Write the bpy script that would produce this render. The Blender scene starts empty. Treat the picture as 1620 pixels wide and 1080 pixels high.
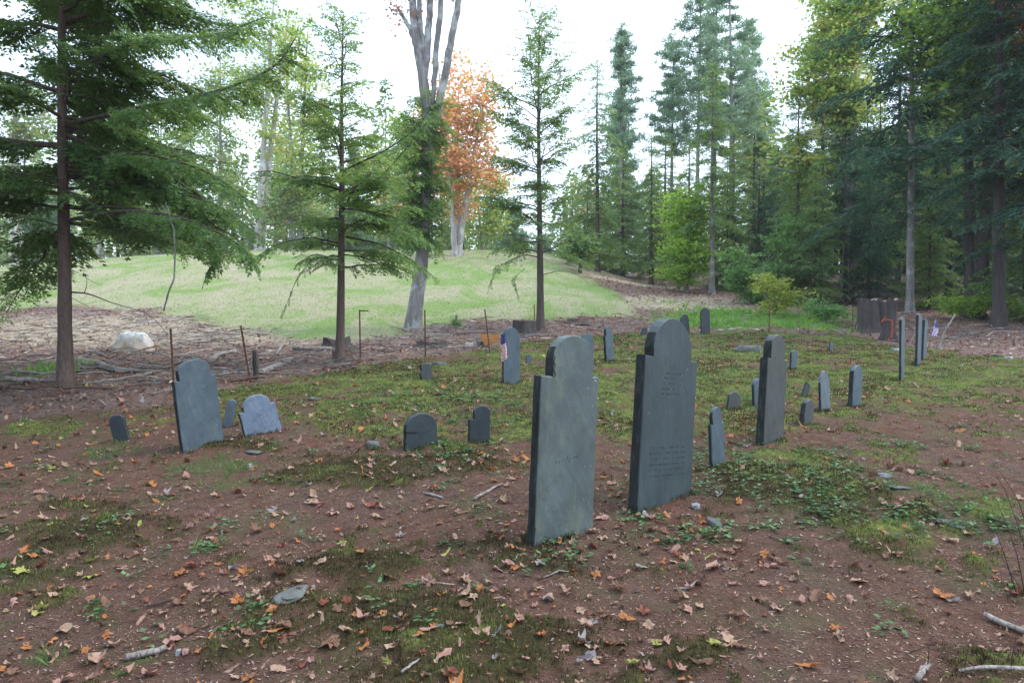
import bpy, math, random
import numpy as np
from mathutils import Vector, Matrix
random.seed(7)
SC = bpy.context.scene
COL = SC.collection
R = math.radians
CAMZ = 1.6
F = 1080.0
CX, CY = 810.0, 530.0          # principal column, horizon row of the 1620 px photograph

# ------------------------------------------------------------------ noise / terrain
def _h(ix, iy, seed):
    n = (ix.astype(np.int64) * 374761393 + iy.astype(np.int64) * 668265263 + seed * 1442695041) & 0xFFFFFFFF
    n = ((n ^ (n >> 13)) * 1274126177) & 0xFFFFFFFF
    n = n ^ (n >> 16)
    return (n & 0xFFFFFF) / float(0xFFFFFF)

def vnoise(x, y, seed=0):
    ix = np.floor(x); iy = np.floor(y)
    fx = x - ix; fy = y - iy
    fx = fx * fx * (3 - 2 * fx); fy = fy * fy * (3 - 2 * fy)
    a = _h(ix, iy, seed); b = _h(ix + 1, iy, seed); c = _h(ix, iy + 1, seed); d = _h(ix + 1, iy + 1, seed)
    return (a + (b - a) * fx) * (1 - fy) + (c + (d - c) * fx) * fy

def fbm(x, y, sc, octv=4, seed=0, gain=.5):
    x = np.asarray(x, float); y = np.asarray(y, float)
    t = 0; amp = 1; tot = 0
    for i in range(octv):
        t = t + amp * vnoise(x * sc + 13.7 * i, y * sc - 7.3 * i, seed + i * 17)
        tot += amp; amp *= gain; sc *= 2.03
    return t / tot

def S(t):
    t = np.clip(t, 0, 1)
    return t * t * (3 - 2 * t)

def hbase(x, y):
    x = np.asarray(x, float); y = np.asarray(y, float)
    z = .087 * np.clip(y, -60, 52)
    q = np.clip(y - 16, 0, 36)
    z = z + .055 * (q * q / (q + 3.0))
    z = z - .07 * np.clip(y - 54, 0, 150)
    lat = S((x + 46) / 30) * (1 - S((x - 0.5) / 8.5))
    z = z + 1.75 * S((y - 19) / 25) * lat * (1 - S((y - 48) / 30))
    z = z + .06 * (fbm(x, y, .45, 2, 5) - .5)
    return z

def hfull(x, y):
    z = hbase(x, y)
    z = z + .05 * (fbm(x, y, 1.7, 3, 9) - .5) + .022 * (fbm(x, y, 9, 3, 21) - .5)
    return z

def ray(px, py):
    return (px - CX) / F, (CY - py) / F       # x/y , z/y slopes

_GY = np.concatenate([np.arange(1.5, 30, .1), np.arange(30, 70, .25)])
def G(px, py):
    """ground point seen at pixel"""
    kx, kz = ray(px, py)
    y = _GY; d = CAMZ + kz * y - hbase(kx * y, y)
    i = int(np.argmax(d < 0))
    if d[i] >= 0: i = int(np.argmin(d))
    y = np.linspace(y[max(i - 1, 0)], y[i], 12); d = CAMZ + kz * y - hbase(kx * y, y)
    yy = float(y[int(np.argmin(np.abs(d)))])
    return Vector((kx * yy, yy, float(hfull(kx * yy, yy))))

def P(px, py, y):
    kx, kz = ray(px, py)
    return Vector((kx * y, y, CAMZ + kz * y))

# ------------------------------------------------------------------ mesh buffer
class Buf:
    def __init__(s):
        s.v = []; s.q = []; s.t = []; s.r = []; s.c = []; s.n = 0; s.mq = []; s.mt = []
    def quads(s, V, rnd=None, cl=None, mi=0):
        """V (N,4,3)"""
        V = np.asarray(V, float); N = len(V)
        if N == 0: return
        s.v.append(V.reshape(-1, 3)); s.q.append(np.arange(N * 4).reshape(N, 4) + s.n); s.n += N * 4
        s.r.append(np.repeat(np.random.rand(N) if rnd is None else rnd, 4))
        s.c.append(np.repeat(np.zeros(N) + (0.5 if cl is None else cl), 4))
        s.mq.append(np.full(N, mi))
    def mesh(s, V, Q=None, T=None, rnd=.5, cl=.5, mi=0):
        V = np.asarray(V, float).reshape(-1, 3)
        s.v.append(V)
        if Q is not None and len(Q): s.q.append(np.asarray(Q) + s.n); s.mq.append(np.full(len(Q), mi))
        if T is not None and len(T): s.t.append(np.asarray(T) + s.n); s.mt.append(np.full(len(T), mi))
        s.n += len(V)
        s.r.append(np.zeros(len(V)) + rnd); s.c.append(np.zeros(len(V)) + cl)
    def tube(s, pts, rad, seg=6, cap=True, rnd=.5, cl=.5, rough=0.0, rs=0, mi=0):
        pts = np.asarray([tuple(p) for p in pts], float); n = len(pts)
        rad = np.zeros(n) + rad
        tan = np.gradient(pts, axis=0)
        tan /= (np.linalg.norm(tan, axis=1, keepdims=True) + 1e-9)
        ref = np.array([0, 0, 1.0]) if abs(tan[:, 2]).mean() < .8 else np.array([1.0, 0, 0])
        u = np.cross(tan, ref); u /= (np.linalg.norm(u, axis=1, keepdims=True) + 1e-9)
        w = np.cross(tan, u)
        a = np.arange(seg) / seg * 2 * math.pi
        rr = rad[:, None] * np.ones(seg)[None]
        if rough:
            rr = rr * (1 + rough * (np.random.RandomState(rs).rand(n, seg) - .5) * 2)
        V = pts[:, None] + rr[..., None] * (np.cos(a)[None, :, None] * u[:, None] + np.sin(a)[None, :, None] * w[:, None])
        V = V.reshape(-1, 3)
        i = np.arange(n - 1)[:, None] * seg; j = np.arange(seg)[None]; k = (j + 1) % seg
        Q = np.stack([i + j, i + k, i + seg + k, i + seg + j], -1).reshape(-1, 4)
        T = None
        if cap:
            V = np.vstack([V, pts[0], pts[-1]]); c0 = n * seg; c1 = c0 + 1
            jj = np.arange(seg); kk = (jj + 1) % seg
            T = np.vstack([np.stack([kk, jj, jj * 0 + c0], 1), np.stack([(n - 1) * seg + jj, (n - 1) * seg + kk, jj * 0 + c1], 1)])
        s.mesh(V, Q, T, rnd, cl, mi)
    def box(s, c, size, rot=0, tilt=None, mi=0):
        x, y, z = [q / 2 for q in size]
        V = np.array([[sx * x, sy * y, sz * z] for sz in (-1, 1) for sy in (-1, 1) for sx in (-1, 1)])
        M = Matrix.Rotation(rot, 3, 'Z')
        if tilt: M = M @ tilt
        V = V @ np.array(M).T + np.array(c)
        s.mesh(V, [[0, 2, 3, 1], [4, 5, 7, 6], [0, 1, 5, 4], [2, 6, 7, 3], [0, 4, 6, 2], [1, 3, 7, 5]], mi=mi)
    def build(s, name, mats, parent=None, smooth=True, loc=None):
        me = bpy.data.meshes.new(name)
        V = np.vstack(s.v); me.vertices.add(len(V)); me.vertices.foreach_set('co', V.astype(np.float32).ravel())
        Q = np.vstack(s.q) if s.q else np.zeros((0, 4), int); T = np.vstack(s.t) if s.t else np.zeros((0, 3), int)
        nl = Q.size + T.size
        me.loops.add(nl); me.loops.foreach_set('vertex_index', np.concatenate([Q.ravel(), T.ravel()]).astype(np.int32))
        me.polygons.add(len(Q) + len(T))
        st = np.concatenate([np.arange(len(Q)) * 4, Q.size + np.arange(len(T)) * 3]).astype(np.int32)
        me.polygons.foreach_set('loop_start', st)
        mi = np.concatenate(s.mq + s.mt) if (s.mq or s.mt) else None
        if mi is not None: me.polygons.foreach_set('material_index', mi.astype(np.int32))
        me.update(calc_edges=True)
        me.polygons.foreach_set('use_smooth', np.full(len(me.polygons), bool(smooth)))
        a = me.attributes.new('rnd', 'FLOAT', 'POINT'); a.data.foreach_set('value', np.concatenate(s.r).astype(np.float32))
        a = me.attributes.new('clump', 'FLOAT', 'POINT'); a.data.foreach_set('value', np.concatenate(s.c).astype(np.float32))
        for m in (mats if isinstance(mats, (list, tuple)) else [mats]): me.materials.append(m)
        o = bpy.data.objects.new(name, me); COL.objects.link(o)
        if parent: o.parent = parent
        if loc is not None: o.location = loc
        return o

def tag(o, label=None, cat=None, group=None, kind=None):
    if label: o['label'] = label
    if cat: o['category'] = cat
    if group: o['group'] = group
    if kind: o['kind'] = kind
    return o

def empty(name, loc, rz=0, label=None, cat=None, group=None):
    o = bpy.data.objects.new(name, None); COL.objects.link(o)
    o.location = loc; o.rotation_euler = (0, 0, rz); o.empty_display_size = .2
    return tag(o, label, cat, group)

def copy_tree(o, parent=None):
    c = o.copy(); COL.objects.link(c); c.parent = parent
    for ch in list(o.children): copy_tree(ch, c)
    return c

# ------------------------------------------------------------------ materials
class NT:
    def __init__(s, name):
        s.m = bpy.data.materials.new(name); s.m.use_nodes = True
        s.t = s.m.node_tree; s.n = s.t.nodes; s.l = s.t.links
        s.b = s.n['Principled BSDF']; s.out = s.n['Material Output']
        s.b.inputs['Roughness'].default_value = .85
        s.b.inputs['Specular IOR Level'].default_value = .25
    def node(s, typ, **k):
        n = s.n.new(typ)
        for a, v in k.items():
            setattr(n, a, v)
        return n
    def link(s, a, b): s.l.new(a, b)
    def attr(s, name): 
        n = s.node('ShaderNodeAttribute'); n.attribute_name = name; return n.outputs['Fac']
    def coord(s, kind='Object'):
        return s.node('ShaderNodeTexCoord').outputs[kind]
    def pos(s): return s.node('ShaderNodeNewGeometry').outputs['Position']
    def mapping(s, src, scale=(1, 1, 1), rot=(0, 0, 0)):
        n = s.node('ShaderNodeMapping'); n.inputs['Scale'].default_value = scale; n.inputs['Rotation'].default_value = rot
        s.link(src, n.inputs['Vector']); return n.outputs[0]
    def noise(s, src, scale, detail=4, rough=.55, dist=0):
        n = s.node('ShaderNodeTexNoise'); n.inputs['Scale'].default_value = scale; n.inputs['Detail'].default_value = detail
        n.inputs['Roughness'].default_value = rough; n.inputs['Distortion'].default_value = dist
        if src is not None: s.link(src, n.inputs['Vector'])
        return n.outputs['Fac']
    def voro(s, src, scale, feature='F1', out='Distance'):
        n = s.node('ShaderNodeTexVoronoi'); n.feature = feature; n.inputs['Scale'].default_value = scale
        s.link(src, n.inputs['Vector']); return n.outputs[out]
    def ramp(s, src, stops, interp='LINEAR'):
        n = s.node('ShaderNodeValToRGB'); cr = n.color_ramp; cr.interpolation = interp
        while len(cr.elements) < len(stops): cr.elements.new(.5)
        for e, (p, c) in zip(cr.elements, stops):
            e.position = p
            if not isinstance(c, (tuple, list)): c = (c, c, c)
            e.color = (*c, 1)
        s.link(src, n.inputs[0]); return n.outputs[0]
    def mix(s, f, a, b, mode='MIX'):
        n = s.node('ShaderNodeMix'); n.data_type = 'RGBA'; n.blend_type = mode
        for k, v in ((0, f), (6, a), (7, b)):
            if isinstance(v, (int, float)): n.inputs[k].default_value = v
            elif isinstance(v, tuple): n.inputs[k].default_value = (*v, 1)
            else: s.link(v, n.inputs[k])
        return n.outputs[2]
    def math(s, op, a, b=0.0, clamp=False):
        n = s.node('ShaderNodeMath'); n.operation = op; n.use_clamp = clamp
        for k, v in ((0, a), (1, b)):
            if isinstance(v, (int, float)): n.inputs[k].default_value = v
            else: s.link(v, n.inputs[k])
        return n.outputs[0]
    def base(s, c):
        if isinstance(c, tuple): s.b.inputs['Base Color'].default_value = (*c, 1)
        else: s.link(c, s.b.inputs['Base Color'])
    def bump(s, h, strength=.5, dist=.01):
        n = s.node('ShaderNodeBump'); n.inputs['Strength'].default_value = strength; n.inputs['Distance'].default_value = dist
        s.link(h, n.inputs['Height']); s.link(n.outputs[0], s.b.inputs['Normal']); return n
    def translucent(s, col, f=.35):
        t = s.node('ShaderNodeBsdfTranslucent'); mx = s.node('ShaderNodeMixShader'); mx.inputs[0].default_value = f
        if isinstance(col, tuple): t.inputs[0].default_value = (*col, 1)
        else: s.link(col, t.inputs[0])
        s.link(s.b.outputs[0], mx.inputs[1]); s.link(t.outputs[0], mx.inputs[2]); s.link(mx.outputs[0], s.out.inputs[0])

def leaf_mat(name, stops, tr=.4, var=1.0, rough=.6):
    """stops: colours along the random value of each leaf; clumps vary too"""
    m = NT(name)
    n = len(stops)
    r = m.math('ADD', m.math('MULTIPLY', m.attr('rnd'), .55), m.math('MULTIPLY', m.attr('clump'), .45))
    c = m.ramp(r, [(.1 + .8 * i / max(1, n - 1), s) for i, s in enumerate(stops)])
    m.base(c); m.b.inputs['Roughness'].default_value = rough
    m.translucent(m.mix(.25, c, (.5, .6, .1), 'MIX') if tr > .45 else c, tr)
    return m.m

def bark_mat(name, c1, c2, lich=None, sc=9, bump=.9):
    m = NT(name); co = m.coord()
    st = m.mapping(co, (1, 1, .18))
    n1 = m.noise(st, sc, 6, .65, .3); n2 = m.noise(co, sc * .3, 3)
    v = m.voro(m.mapping(co, (1, 1, .25)), sc * 2.2, 'DISTANCE_TO_EDGE')
    c = m.ramp(n1, [(.3, c1), (.7, c2)])
    c = m.mix(m.ramp(v, [(0, .35), (.10, 0)]), c, tuple(q * .6 for q in c1))
    if lich: c = m.mix(m.ramp(n2, [(.52, 0), (.62, .8)]), c, lich)
    m.base(c); m.b.inputs['Roughness'].default_value = .95
    m.bump(m.math('ADD', n1, m.math('MINIMUM', m.math('MULTIPLY', v, 2), .25)), bump, .02)
    return m.m

MAT = {}
MAT['bark_hemlock'] = bark_mat('bark_hemlock', (.06, .046, .04), (.135, .108, .094))
MAT['bark_red'] = bark_mat('bark_red', (.085, .058, .048), (.175, .125, .105))
MAT['bark_dark'] = bark_mat('bark_dark', (.035, .031, .03), (.09, .078, .072))
MAT['bark_maple'] = bark_mat('bark_maple', (.13, .12, .115), (.33, .31, .30), (.42, .44, .42), 7)
MAT['bark_pale'] = bark_mat('bark_pale', (.26, .24, .23), (.52, .49, .47), (.6, .6, .57), 6)
MAT['bark_grey'] = bark_mat('bark_grey', (.11, .105, .10), (.27, .26, .25), (.34, .35, .33), 8)
MAT['dead_wood'] = bark_mat('dead_wood', (.17, .14, .125), (.42, .38, .35), None, 14)
MAT['brown_wood'] = bark_mat('brown_wood', (.12, .075, .055), (.28, .18, .14), None, 14)
MAT['twig'] = bark_mat('twig', (.04, .032, .028), (.10, .08, .07), None, 30)

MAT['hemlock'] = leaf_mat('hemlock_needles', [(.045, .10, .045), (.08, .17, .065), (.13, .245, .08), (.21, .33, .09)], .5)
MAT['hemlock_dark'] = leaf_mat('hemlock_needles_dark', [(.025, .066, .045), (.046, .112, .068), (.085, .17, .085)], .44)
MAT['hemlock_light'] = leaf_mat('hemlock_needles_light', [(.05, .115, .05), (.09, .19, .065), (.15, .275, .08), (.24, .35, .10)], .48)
MAT['pine'] = leaf_mat('pine_needles', [(.12, .22, .16), (.20, .32, .23), (.30, .44, .30)], .5)
MAT['maple_orange'] = leaf_mat('maple_orange', [(.22, .36, .13), (.50, .44, .18), (.90, .36, .20), (.92, .40, .26), (.92, .28, .24)], .65)
MAT['maple_green'] = leaf_mat('maple_green', [(.07, .16, .035), (.13, .26, .05), (.22, .36, .07), (.38, .42, .09)], .55)
MAT['maple_yellow'] = leaf_mat('maple_yellow', [(.11, .24, .06), (.20, .35, .08), (.33, .45, .11), (.50, .52, .15), (.62, .44, .16)], .6)
MAT['maple_pink'] = leaf_mat('maple_pink', [(.3, .2, .1), (.55, .25, .15), (.55, .2, .18)], .4)
MAT['maple_red'] = leaf_mat('maple_red', [(.35, .2, .06), (.6, .12, .06), (.7, .08, .05)], .5)
MAT['beech'] = leaf_mat('beech_leaves', [(.14, .30, .05), (.28, .48, .06), (.46, .60, .09)], .6)
MAT['sapling'] = leaf_mat('sapling_leaves', [(.09, .2, .05), (.15, .3, .08), (.24, .4, .12)], .45)
MAT['shrub_yellow'] = leaf_mat('shrub_yellow', [(.2, .3, .05), (.38, .44, .08), (.5, .5, .1)], .45)
MAT['mixed'] = leaf_mat('distant_leaves', [(.09, .17, .07), (.16, .27, .10), (.26, .34, .13), (.44, .36, .16)], .5)
# ------------------------------------------------------------------ ground
def poly_sd(x, y, poly):
    """signed distance (positive inside)"""
    d = np.full(x.shape, 1e9); ins = np.zeros(x.shape, bool)
    n = len(poly)
    for i in range(n):
        ax, ay = poly[i]; bx, by = poly[(i + 1) % n]
        ex, ey = bx - ax, by - ay
        t = np.clip(((x - ax) * ex + (y - ay) * ey) / (ex * ex + ey * ey + 1e-12), 0, 1)
        d = np.minimum(d, np.hypot(x - ax - t * ex, y - ay - t * ey))
        c = ((ay > y) != (by > y)) & (x < (bx - ax) * (y - ay) / (by - ay + 1e-12) + ax)
        ins ^= c
    return np.where(ins, d, -d)

def pp(pts): return [(G(a, b).x, G(a, b).y) for a, b in pts]
LAWN = pp([(-300, 482), (0, 488), (150, 482), (250, 494), (330, 516), (450, 536), (560, 541), (640, 522), (740, 507), (860, 503), (1000, 500), (1012, 488), (975, 466), (935, 443), (905, 428)]) + [(4, 60), (0, 110), (-90, 110), (-90, 40)]
CEM = pp([(-200, 690), (0, 662), (200, 648), (400, 612), (540, 585), (700, 560), (850, 540), (1000, 528), (1200, 524), (1350, 533), (1500, 560), (1700, 578)]) + [(60, 20), (60, -60), (-60, -60), (-30, 5)]

PATH = [(1030, 452, 90, 12, 1), (1075, 480, 90, 12, 1), (960, 436, 40, 8, 1), (1140, 478, 80, 8, .8)]
_bc = {}
def blobs(x, y, L):
    m = np.zeros(x.shape)
    if id(L) not in _bc:
        _bc[id(L)] = [(G(px, py), abs(G(px + rx, py).x - G(px, py).x), abs(G(px, max(py - ry, 470)).y - G(px, py + ry).y) / 2 + .02, w) for px, py, rx, ry, w in L]
    for c, a, b, w in _bc[id(L)]:
        m = np.maximum(m, w * np.exp(-(((x - c.x) / a) ** 2 + ((y - c.y) / b) ** 2)))
    return m

MOSSY = [  # bright yellow green moss, middle distance
    (600, 595, 160, 22, 1.1), (470, 615, 100, 14, 1), (760, 620, 140, 30, 1), (620, 640, 170, 22, .9), (900, 600, 120, 30, .9), (1000, 570, 200, 22, .9),
    (1150, 600, 160, 30, 1), (1320, 600, 160, 26, 1), (1480, 600, 120, 16, 1.1), (1560, 650, 70, 12, .8), (1200, 560, 220, 14, 1), (1350, 680, 100, 20, .9),
    (1000, 650, 110, 40, .9), (800, 680, 130, 26, .9), (1180, 660, 90, 26, .9), (700, 690, 70, 25, .8), (80, 680, 130, 10, .7), (250, 668, 80, 10, .6), (560, 680, 90, 14, .6), (1270, 740, 120, 34, .8), (1540, 690, 110, 16, .8), (1430, 720, 90, 14, .7), (1560, 800, 90, 22, .7), (1440, 840, 90, 16, .6)]
DARKM = [  # dark haircap moss cushions
    (560, 745, 130, 26, 1.1), (400, 705, 60, 9, 1.0), (740, 725, 70, 22, 1.0), (130, 850, 130, 34, 1), (90, 800, 100, 16, .6), (30, 900, 60, 34, .9),
    (620, 960, 210, 56, 1.1), (560, 900, 150, 26, .9), (820, 880, 120, 30, .9), (430, 1010, 130, 40, .7), (850, 1020, 210, 50, .9), (1080, 1050, 100, 30, .8),
    (1240, 780, 150, 34, .9), (1010, 900, 80, 24, .5), (320, 980, 60, 20, .4), (1420, 970, 50, 20, .5), (1390, 870, 50, 16, .4), (700, 1060, 200, 30, .7)]
LEAFY = [(1230, 760, 150, 34, 1.2), (1150, 720, 60, 26, .9), (700, 715, 60, 18, 1), (1340, 800, 110, 26, 1.1), (1130, 850, 90, 18, .8), (1250, 855, 40, 8, 1), (900, 890, 45, 10, .9), (1010, 815, 35, 9, 1), (760, 640, 120, 18, .9), (650, 625, 90, 14, .7), (930, 640, 60, 14, .6), (1180, 640, 60, 16, .6), (1500, 820, 110, 30, .8), (1420, 700, 60, 12, .7), (1320, 720, 60, 16, .8)]
GRASS = [(350, 740, 90, 14, 1), (180, 715, 50, 10, 1), (90, 760, 40, 8, .6), (375, 765, 50, 14, .8), (330, 860, 25, 12, .6), (30, 980, 30, 20, .7), (70, 1040, 50, 14, .6), (140, 690, 80, 8, .5), (1410, 890, 40, 12, .7), (1450, 780, 90, 14, .6), (1540, 790, 90, 20, .6), (720, 770, 20, 8, .4), (1180, 700, 40, 12, .4), (560, 660, 100, 10, .4)]
SOIL = [(600, 800, 330, 22, 1), (860, 790, 90, 26, 1), (250, 900, 90, 26, .6), (1480, 690, 120, 26, 1), (1300, 930, 190, 60, 1), (60, 720, 110, 16, .8), (1180, 1000, 120, 30, .7), (980, 740, 36, 20, .9), (1540, 740, 90, 26, .8)]
BRIGHT = [(1120, 508, 80, 14, 1), (1180, 500, 110, 10, 1), (1260, 510, 80, 14, .9), (1320, 500, 60, 14, .5), (1560, 470, 70, 12, .5), (1060, 480, 40, 5, .4), (60, 590, 70, 12, .6)]

_cache = {}
def masks(x, y):
    x = np.asarray(x, float); y = np.asarray(y, float)
    w1 = fbm(x, y, .8, 4, 31) - .5; w2 = fbm(x, y, 3.2, 4, 37) - .5
    m = {}
    lw = poly_sd(x, y, LAWN) + w1 * 2.2 + w2 * 1.0
    m['lawn'] = S(lw / .9 + .5)
    cm = poly_sd(x, y, CEM) + w1 * .9 + w2 * .5
    ce = S(cm / .35 + .5)
    m['cem'] = ce
    nz = fbm(x, y, 2.3, 5, 41, .6)
    nz2 = fbm(x, y, 5.5, 4, 47, .6)
    soil = blobs(x, y, SOIL)
    def thr(v, lo=.5, sharp=5): return np.clip((v - lo) * sharp + .5, 0, 1)
    mo = blobs(x, y, MOSSY)
    band = S((y - 6.3) / 2.0 + w1 * 1.2) * S((x + 5.5) / 2 + w1)
    nzh = fbm(x, y, 9, 3, 43, .6)
    m['moss'] = thr(np.maximum(mo * .8, band * .42) + nz * 1.1 + (nzh - .5) * .9 - .5 - .45 * soil, .42, 4) * ce
    m['dark'] = thr(blobs(x, y, DARKM) * .8 + nz * 1.3 + (nzh - .5) * 1.1 - .52 - .2 * soil, .5, 3.5) * ce
    m['leafy'] = thr(blobs(x, y, LEAFY) * .65 + nz2 * 1.5 - .52, .55, 4) * ce
    m['grass'] = thr(blobs(x, y, GRASS) * .8 + nz2 * 1.0 - .4, .5, 5) * ce
    m['bright'] = thr(blobs(x, y, BRIGHT) * .9 + nz2 - .5, .4, 5) * (1 - m['lawn'])
    # straw and bark strewn clearing on the side by the boulder
    m['path'] = blobs(x, y, PATH)
    c = G(150, 525)
    st = np.exp(-(((x - c.x) / 9.0) ** 2 + ((y - c.y) / 3.6) ** 2))
    st = np.maximum(st, m['path'])
    m['straw'] = thr(st + .5 * nz - .15, .5, 4) * (1 - m['lawn']) * (1 - ce)
    m['litter'] = np.clip(1 - m['lawn'] - ce, 0, 1)
    return m

NG = 820
u = np.linspace(-1, 1, NG)
kk = 5.3
gx = 1.7 * np.sinh(kk * u)
gy = 3.6 + 1.7 * np.sinh(kk * (u * 1.0))
GX, GY = np.meshgrid(gx, gy)
GZ = hfull(GX, GY)
MM = masks(GX.ravel(), GY.ravel())
mnear = np.exp(-((GX / 30) ** 2 + (GY / 45) ** 2))
mo = MM['moss'].reshape(GX.shape); dk = MM['dark'].reshape(GX.shape)
GZ = GZ + mo * (.008 + .03 * fbm(GX, GY, 6, 3, 61)) + dk * (.006 + .03 * fbm(GX, GY, 8, 3, 67))
GZ = GZ + MM['litter'].reshape(GX.shape) * .07 * (fbm(GX, GY, 4, 3, 71) - .4) * (1 - mo)
g = Buf()
idx = np.arange(NG * NG).reshape(NG, NG)
Q = np.stack([idx[:-1, :-1], idx[:-1, 1:], idx[1:, 1:], idx[1:, :-1]], -1).reshape(-1, 4)
g.mesh(np.stack([GX, GY, GZ], -1).reshape(-1, 3), Q)

gm = NT('ground_soil_and_lawn'); pos = gm.pos()
A = {k: gm.attr('m_' + k) for k in ('lawn', 'moss', 'dark', 'litter', 'straw', 'bright', 'grass', 'leafy')}
n_f = gm.noise(pos, 60, 5, .7); n_m = gm.noise(pos, 9, 5, .65); n_l = gm.noise(pos, 1.3, 5, .6)
v_s = gm.voro(pos, 75, 'F1', 'Distance'); v_c = gm.voro(pos, 75, 'F1', 'Color')
soil = gm.ramp(n_m, [(.25, (.09, .044, .031)), (.5, (.165, .084, .060)), (.75, (.235, .135, .10))])
soil = gm.mix(gm.ramp(n_f, [(.35, .55), (.5, 0)]), soil, (.06, .04, .034))
soil = gm.mix(gm.ramp(n_l, [(.4, 0), (.7, .5)]), soil, (.125, .095, .085))
soil = gm.mix(gm.ramp(gm.noise(pos, 2.1, 6, .7, .4), [(.50, 0), (.66, .6)]), soil, (.11, .125, .055))
# needle / chip flecks
v2 = gm.node('ShaderNodeTexVoronoi'); v2.inputs['Scale'].default_value = 120; gm.link(pos, v2.inputs['Vector'])
fle = gm.math('MULTIPLY', gm.ramp(v2.outputs['Distance'], [(.16, 1), (.24, 0)]), gm.ramp(v2.outputs['Color'], [(.72, 0), (.78, .85)]))
soil = gm.mix(fle, soil, (.40, .31, .24))
needl = gm.noise(gm.mapping(pos, (40, 170, 40), (0, 0, .6)), 1, 3, .6)
soil = gm.mix(gm.ramp(needl, [(.56, 0), (.64, .5)]), soil, (.25, .14, .10))
moss = gm.ramp(gm.noise(pos, 16, 6, .7), [(.25, (.05, .055, .02)), (.42, (.095, .11, .035)), (.56, (.18, .21, .055)), (.75, (.30, .33, .09))])
moss = gm.mix(gm.ramp(gm.noise(pos, 3.5, 6, .72, .5), [(.52, 0), (.62, .85)]), moss, gm.mix(n_f, (.07, .035, .022), (.22, .12, .075)))
dark = gm.ramp(gm.noise(pos, 30, 5, .7), [(.3, (.03, .03, .014)), (.5, (.07, .065, .025)), (.7, (.10, .06, .032))])
lawnn = gm.noise(gm.mapping(pos, (1, .55, 1), (0, 0, .35)), .36, 6, .68, .9)
lawn_f = gm.noise(pos, 14, 5, .75)
lawn = gm.mix(gm.ramp(lawnn, [(.43, 0), (.52, .65), (.64, .95)]), gm.ramp(lawn_f, [(.3, (.15, .24, .07)), (.7, (.27, .37, .12))]), gm.ramp(lawn_f, [(.3, (.29, .27, .17)), (.7, (.50, .44, .32))]))
lawn = gm.mix(gm.ramp(gm.noise(pos, 5, 6, .8), [(.62, 0), (.72, .5)]), lawn, (.22, .17, .12))
litter = gm.ramp(gm.noise(pos, 22, 6, .75), [(.3, (.07, .05, .04)), (.46, (.17, .115, .095)), (.58, (.28, .20, .17)), (.75, (.42, .34, .29))])
straw = gm.ramp(gm.noise(gm.mapping(pos, (6, 14, 6), (0, 0, .2)), 1, 6, .75), [(.3, (.20, .145, .11)), (.48, (.40, .33, .24)), (.7, (.60, .52, .37))])
bright = gm.ramp(lawn_f, [(.3, (.10, .2, .04)), (.7, (.24, .40, .08))])
c = gm.mix(A['grass'], soil, gm.mix(.6, soil, (.10, .13, .05)))
c = gm.mix(A['leafy'], c, gm.mix(.5, c, (.06, .08, .035)))
c = gm.mix(gm.math('MULTIPLY', A['dark'], .85), c, dark)
c = gm.mix(A['moss'], c, moss)
c = gm.mix(A['litter'], c, litter)
c = gm.mix(A['straw'], c, straw)
c = gm.mix(A['lawn'], c, lawn)
c = gm.mix(A['bright'], c, bright)
gm.base(c); gm.b.inputs['Roughness'].default_value = 1; gm.b.inputs['Specular IOR Level'].default_value = .1
gm.bump(gm.math('ADD', gm.math('ADD', n_f, gm.math('MULTIPLY', n_m, .8)), gm.math('MULTIPLY', needl, .6)), 1.0, .035)
ground = g.build('ground', gm.m)
for k in ('lawn', 'moss', 'dark', 'litter', 'straw', 'bright', 'grass', 'leafy'):
    a = ground.data.attributes.new('m_' + k, 'FLOAT', 'POINT'); a.data.foreach_set('value', MM[k].astype(np.float32))
tag(ground, kind='structure')

def hz(x, y):
    """height of the ground mesh (bilinear in its own grid)"""
    x = np.asarray(x, float); y = np.asarray(y, float)
    ui = (np.arcsinh(x / 1.7) / kk + 1) / 2 * (NG - 1); vi = (np.arcsinh((y - 3.6) / 1.7) / kk + 1) / 2 * (NG - 1)
    i = np.clip(ui.astype(int), 0, NG - 2); j = np.clip(vi.astype(int), 0, NG - 2); fx = ui - i; fy = vi - j
    return (GZ[j, i] * (1 - fx) + GZ[j, i + 1] * fx) * (1 - fy) + (GZ[j + 1, i] * (1 - fx) + GZ[j + 1, i + 1] * fx) * fy

def Gz(px, py):
    p = G(px, py); p.z = float(hz(p.x, p.y)); return p

# ------------------------------------------------------------------ scatter on the ground
RS = np.random.RandomState(11)
def wedge(n, d0, d1, pw=1.0, margin=1.6):
    """random ground points in front of the camera; density falls as distance**-pw"""
    t = RS.rand(n); e = 2 - pw
    d = (d0 ** e + t * (d1 ** e - d0 ** e)) ** (1 / e)
    x = (RS.rand(n) * 2 - 1) * (d * .78 + margin)
    return x, d

def rotz(V, a):
    c, s = np.cos(a), np.sin(a)
    W = V.copy(); W[..., 0] = V[..., 0] * c - V[..., 1] * s; W[..., 1] = V[..., 0] * s + V[..., 1] * c
    return W

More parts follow.
